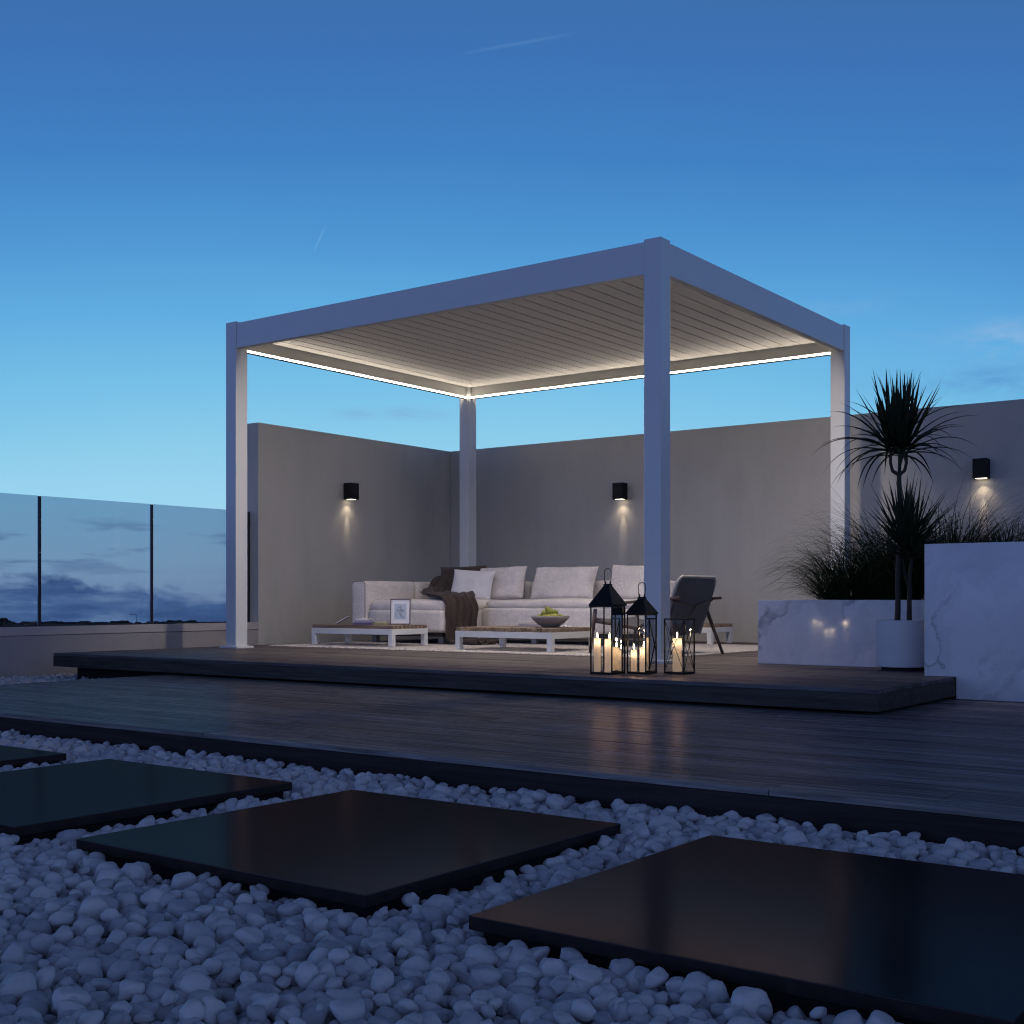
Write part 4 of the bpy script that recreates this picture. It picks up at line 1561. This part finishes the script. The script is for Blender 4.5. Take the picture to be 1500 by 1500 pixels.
def ico(sub):
    bm = bmesh.new()
    bmesh.ops.create_icosphere(bm, subdivisions=sub, radius=1.0)
    v = np.array([q.co[:] for q in bm.verts])
    f = np.array([[q.index for q in fc.verts] for fc in bm.faces])
    bm.free()
    return v, f


def proto(v, seed):
    r_ = np.random.default_rng(seed)
    v = v.copy()
    # worn facets: cut by a handful of soft planes
    for k in range(r_.integers(6, 10)):
        n = r_.normal(size=3)
        n /= np.linalg.norm(n)
        d = r_.uniform(0.56, 0.84)
        s = v @ n
        over = np.maximum(0, s - d)
        v -= n[None] * (over * 0.78)[:, None]
    nz = np.array([noise.noise(Vector(q * 1.3) + Vector((seed * 3.1, 0, 0))) for q in v])
    nz2 = np.array([noise.noise(Vector(q * 3.6) + Vector((seed * 7.1, 0, 0))) for q in v])
    v *= (1 + 0.17 * nz + 0.065 * nz2)[:, None]
    v *= np.array([1.0, r_.uniform(0.72, 0.95), r_.uniform(0.55, 0.82)])[None]
    return v / np.abs(v).max()


v3, f3 = ico(3)
v2, f2 = ico(2)
NP = 22
P3 = [proto(v3, s) for s in range(NP)]
P2 = [proto(v2, s) for s in range(NP)]


def in_slab(x, y, mrg):
    for a, b, c, d in sl_rects:
        if a - mrg < x < b + mrg and c - mrg < y < d + mrg:
            return True
    return False


def visible(x, y, margin):
    r = x * 0.8046 + y * 0.5938
    d = -x * 0.5938 + y * 0.8046
    if d < 1.35:
        return False
    return abs(r) < d * 0.4165 + margin


pts = []
sp = 0.0335
for layer, (zc, keep) in enumerate(((-0.238, 1.0), (-0.219, 1.0), (-0.203, 0.40))):
    yy = 0.9 + layer * 0.013
    row = 0
    while yy < 5.84:
        xx = -8.74 + (row % 2) * sp / 2 + layer * 0.017
        while xx < 2.0:
            x = xx + rng.uniform(-.4, .4) * sp
            y = yy + rng.uniform(-.4, .4) * sp
            xx += sp
            if y > 3.145 and x > -7.05:
                continue
            if y > 3.145 and not (x < -7.05):
                continue
            if not visible(x, y, 0.9 if y < 3.3 else 0.6):
                continue
            size = float(np.clip(rng.lognormal(math.log(0.0190), 0.24), 0.011, 0.033))
            if in_slab(x, y, size * 0.55 if layer else -0.05):
                continue
            if rng.random() > keep:
                continue
            if layer == 2 and in_slab(x, y, 0.012):
                continue
            und = 0.010 * noise.noise(Vector((x * 2.3, y * 2.3, 0)))
            pts.append((x, y, zc + und + rng.uniform(-.006, .008), size))
        yy += sp * 0.87
        row += 1
VV, FF = [], []
off = 0
for i, (x, y, zq, s) in enumerate(pts):
    d = -x * 0.5938 + y * 0.8046
    k = i % NP
    base, f = (P3[k], f3) if d < 3.4 else (P2[k], f2)
    a, b, c = rng.uniform(0, 2 * math.pi), rng.normal(0, 0.45), rng.normal(0, 0.45)
    ca, sa = math.cos(a), math.sin(a)
    Rz = np.array([[ca, -sa, 0], [sa, ca, 0], [0, 0, 1]])
    cb, sb = math.cos(b), math.sin(b)
    Rx = np.array([[1, 0, 0], [0, cb, -sb], [0, sb, cb]])
    cc_, sc_ = math.cos(c), math.sin(c)
    Ry = np.array([[cc_, 0, sc_], [0, 1, 0], [-sc_, 0, cc_]])
    vv = (base * s * 1.12) @ (Rz @ Rx @ Ry).T + np.array([x, y, zq])
    VV.append(vv)
    FF.append(f + off)
    off += len(vv)
VV = np.concatenate(VV).astype(np.float32)
FF = np.concatenate(FF).astype(np.int32)
me = bpy.data.meshes.new('pebbles')
me.vertices.add(len(VV))
me.vertices.foreach_set('co', VV.ravel())
me.loops.add(FF.size)
me.loops.foreach_set('vertex_index', FF.ravel())
me.polygons.add(len(FF))
me.polygons.foreach_set('loop_start', np.arange(0, FF.size, 3, dtype=np.int32))
me.polygons.foreach_set('use_smooth', np.ones(len(FF), dtype=bool))
me.materials.append(M['pebble'])
me.update(calc_edges=True)
peb = bpy.data.objects.new('pebbles', me)
col.objects.link(peb)
tag(peb, 'loose white rounded pebbles filling the bed around the black slabs', 'pebbles', kind='stuff')
print('pebbles', len(pts), 'faces', len(FF))

# ------------------------------------------------------------------ far trees along the fields' edge
random.seed(12)
mb = MB()
for i in range(260):
    az = R(random.uniform(36, 70))          # towards the gap above the parapet
    dist = random.uniform(585, 632)
    x, y = -dist * math.sin(az), dist * math.cos(az)
    h = random.uniform(1.0, 2.1) * (1.5 if noise.noise(Vector((az * 14, 0, 0))) > 0.25 else 0.8)
    rr = random.uniform(2.5, 6.0)
    for k in range(3):
        ox, oy = random.uniform(-rr, rr), random.uniform(-rr, rr) * .4
        v, f = v2, f2
        s = np.array([rr * random.uniform(.6, 1.1), rr * random.uniform(.5, .9), h * random.uniform(.6, 1.0)])
        jit = 1 + 0.18 * rng.normal(size=(len(v), 1))
        q = v * s * jit + np.array([x + ox, y + oy, -12.4 + h * .4])
        mb.add([tuple(a) for a in q], [tuple(a) for a in f])
tag(mb.build('distant_trees', M['far_tree']), 'dark line of far trees and hedges on the skyline behind the glass', 'trees', kind='stuff')


def far_at(px, dist):
    r = (px - 750) / 1801.0
    x = (r * 0.8046 - 0.5938) * dist
    y = (r * 0.5938 + 0.8046) * dist
    return x, y


# a street lamp far off, just right of the second balustrade post
x, y = -460.5, 342.0
sl_ = thing('street_lamp', 'tiny far street lamp with curved arm on the skyline behind the glass', 'street lamp', (x, y, -12.4), R(36))
mb = MB()
mb.tube([(0, 0, 0), (0, 0, 5.2)], [0.16, 0.11], 8)
mb.build('pole', M['post_metal'], parent=sl_)
mb = MB()
mb.tube([(0, 0, 5.2), (-0.3, 0, 5.7), (-1.2, 0, 6.0), (-2.4, 0, 5.9)], [0.11, 0.10, 0.09, 0.09], 8)
mb.build('arm', M['post_metal'], parent=sl_)
mb = MB()
mb.lathe([(0.0, 0.0), (0.35, 0.05), (0.40, 0.2), (0.0, 0.35)], (-2.7, 0, 5.7), 12)
mb.build('head', M['post_metal'], parent=sl_)
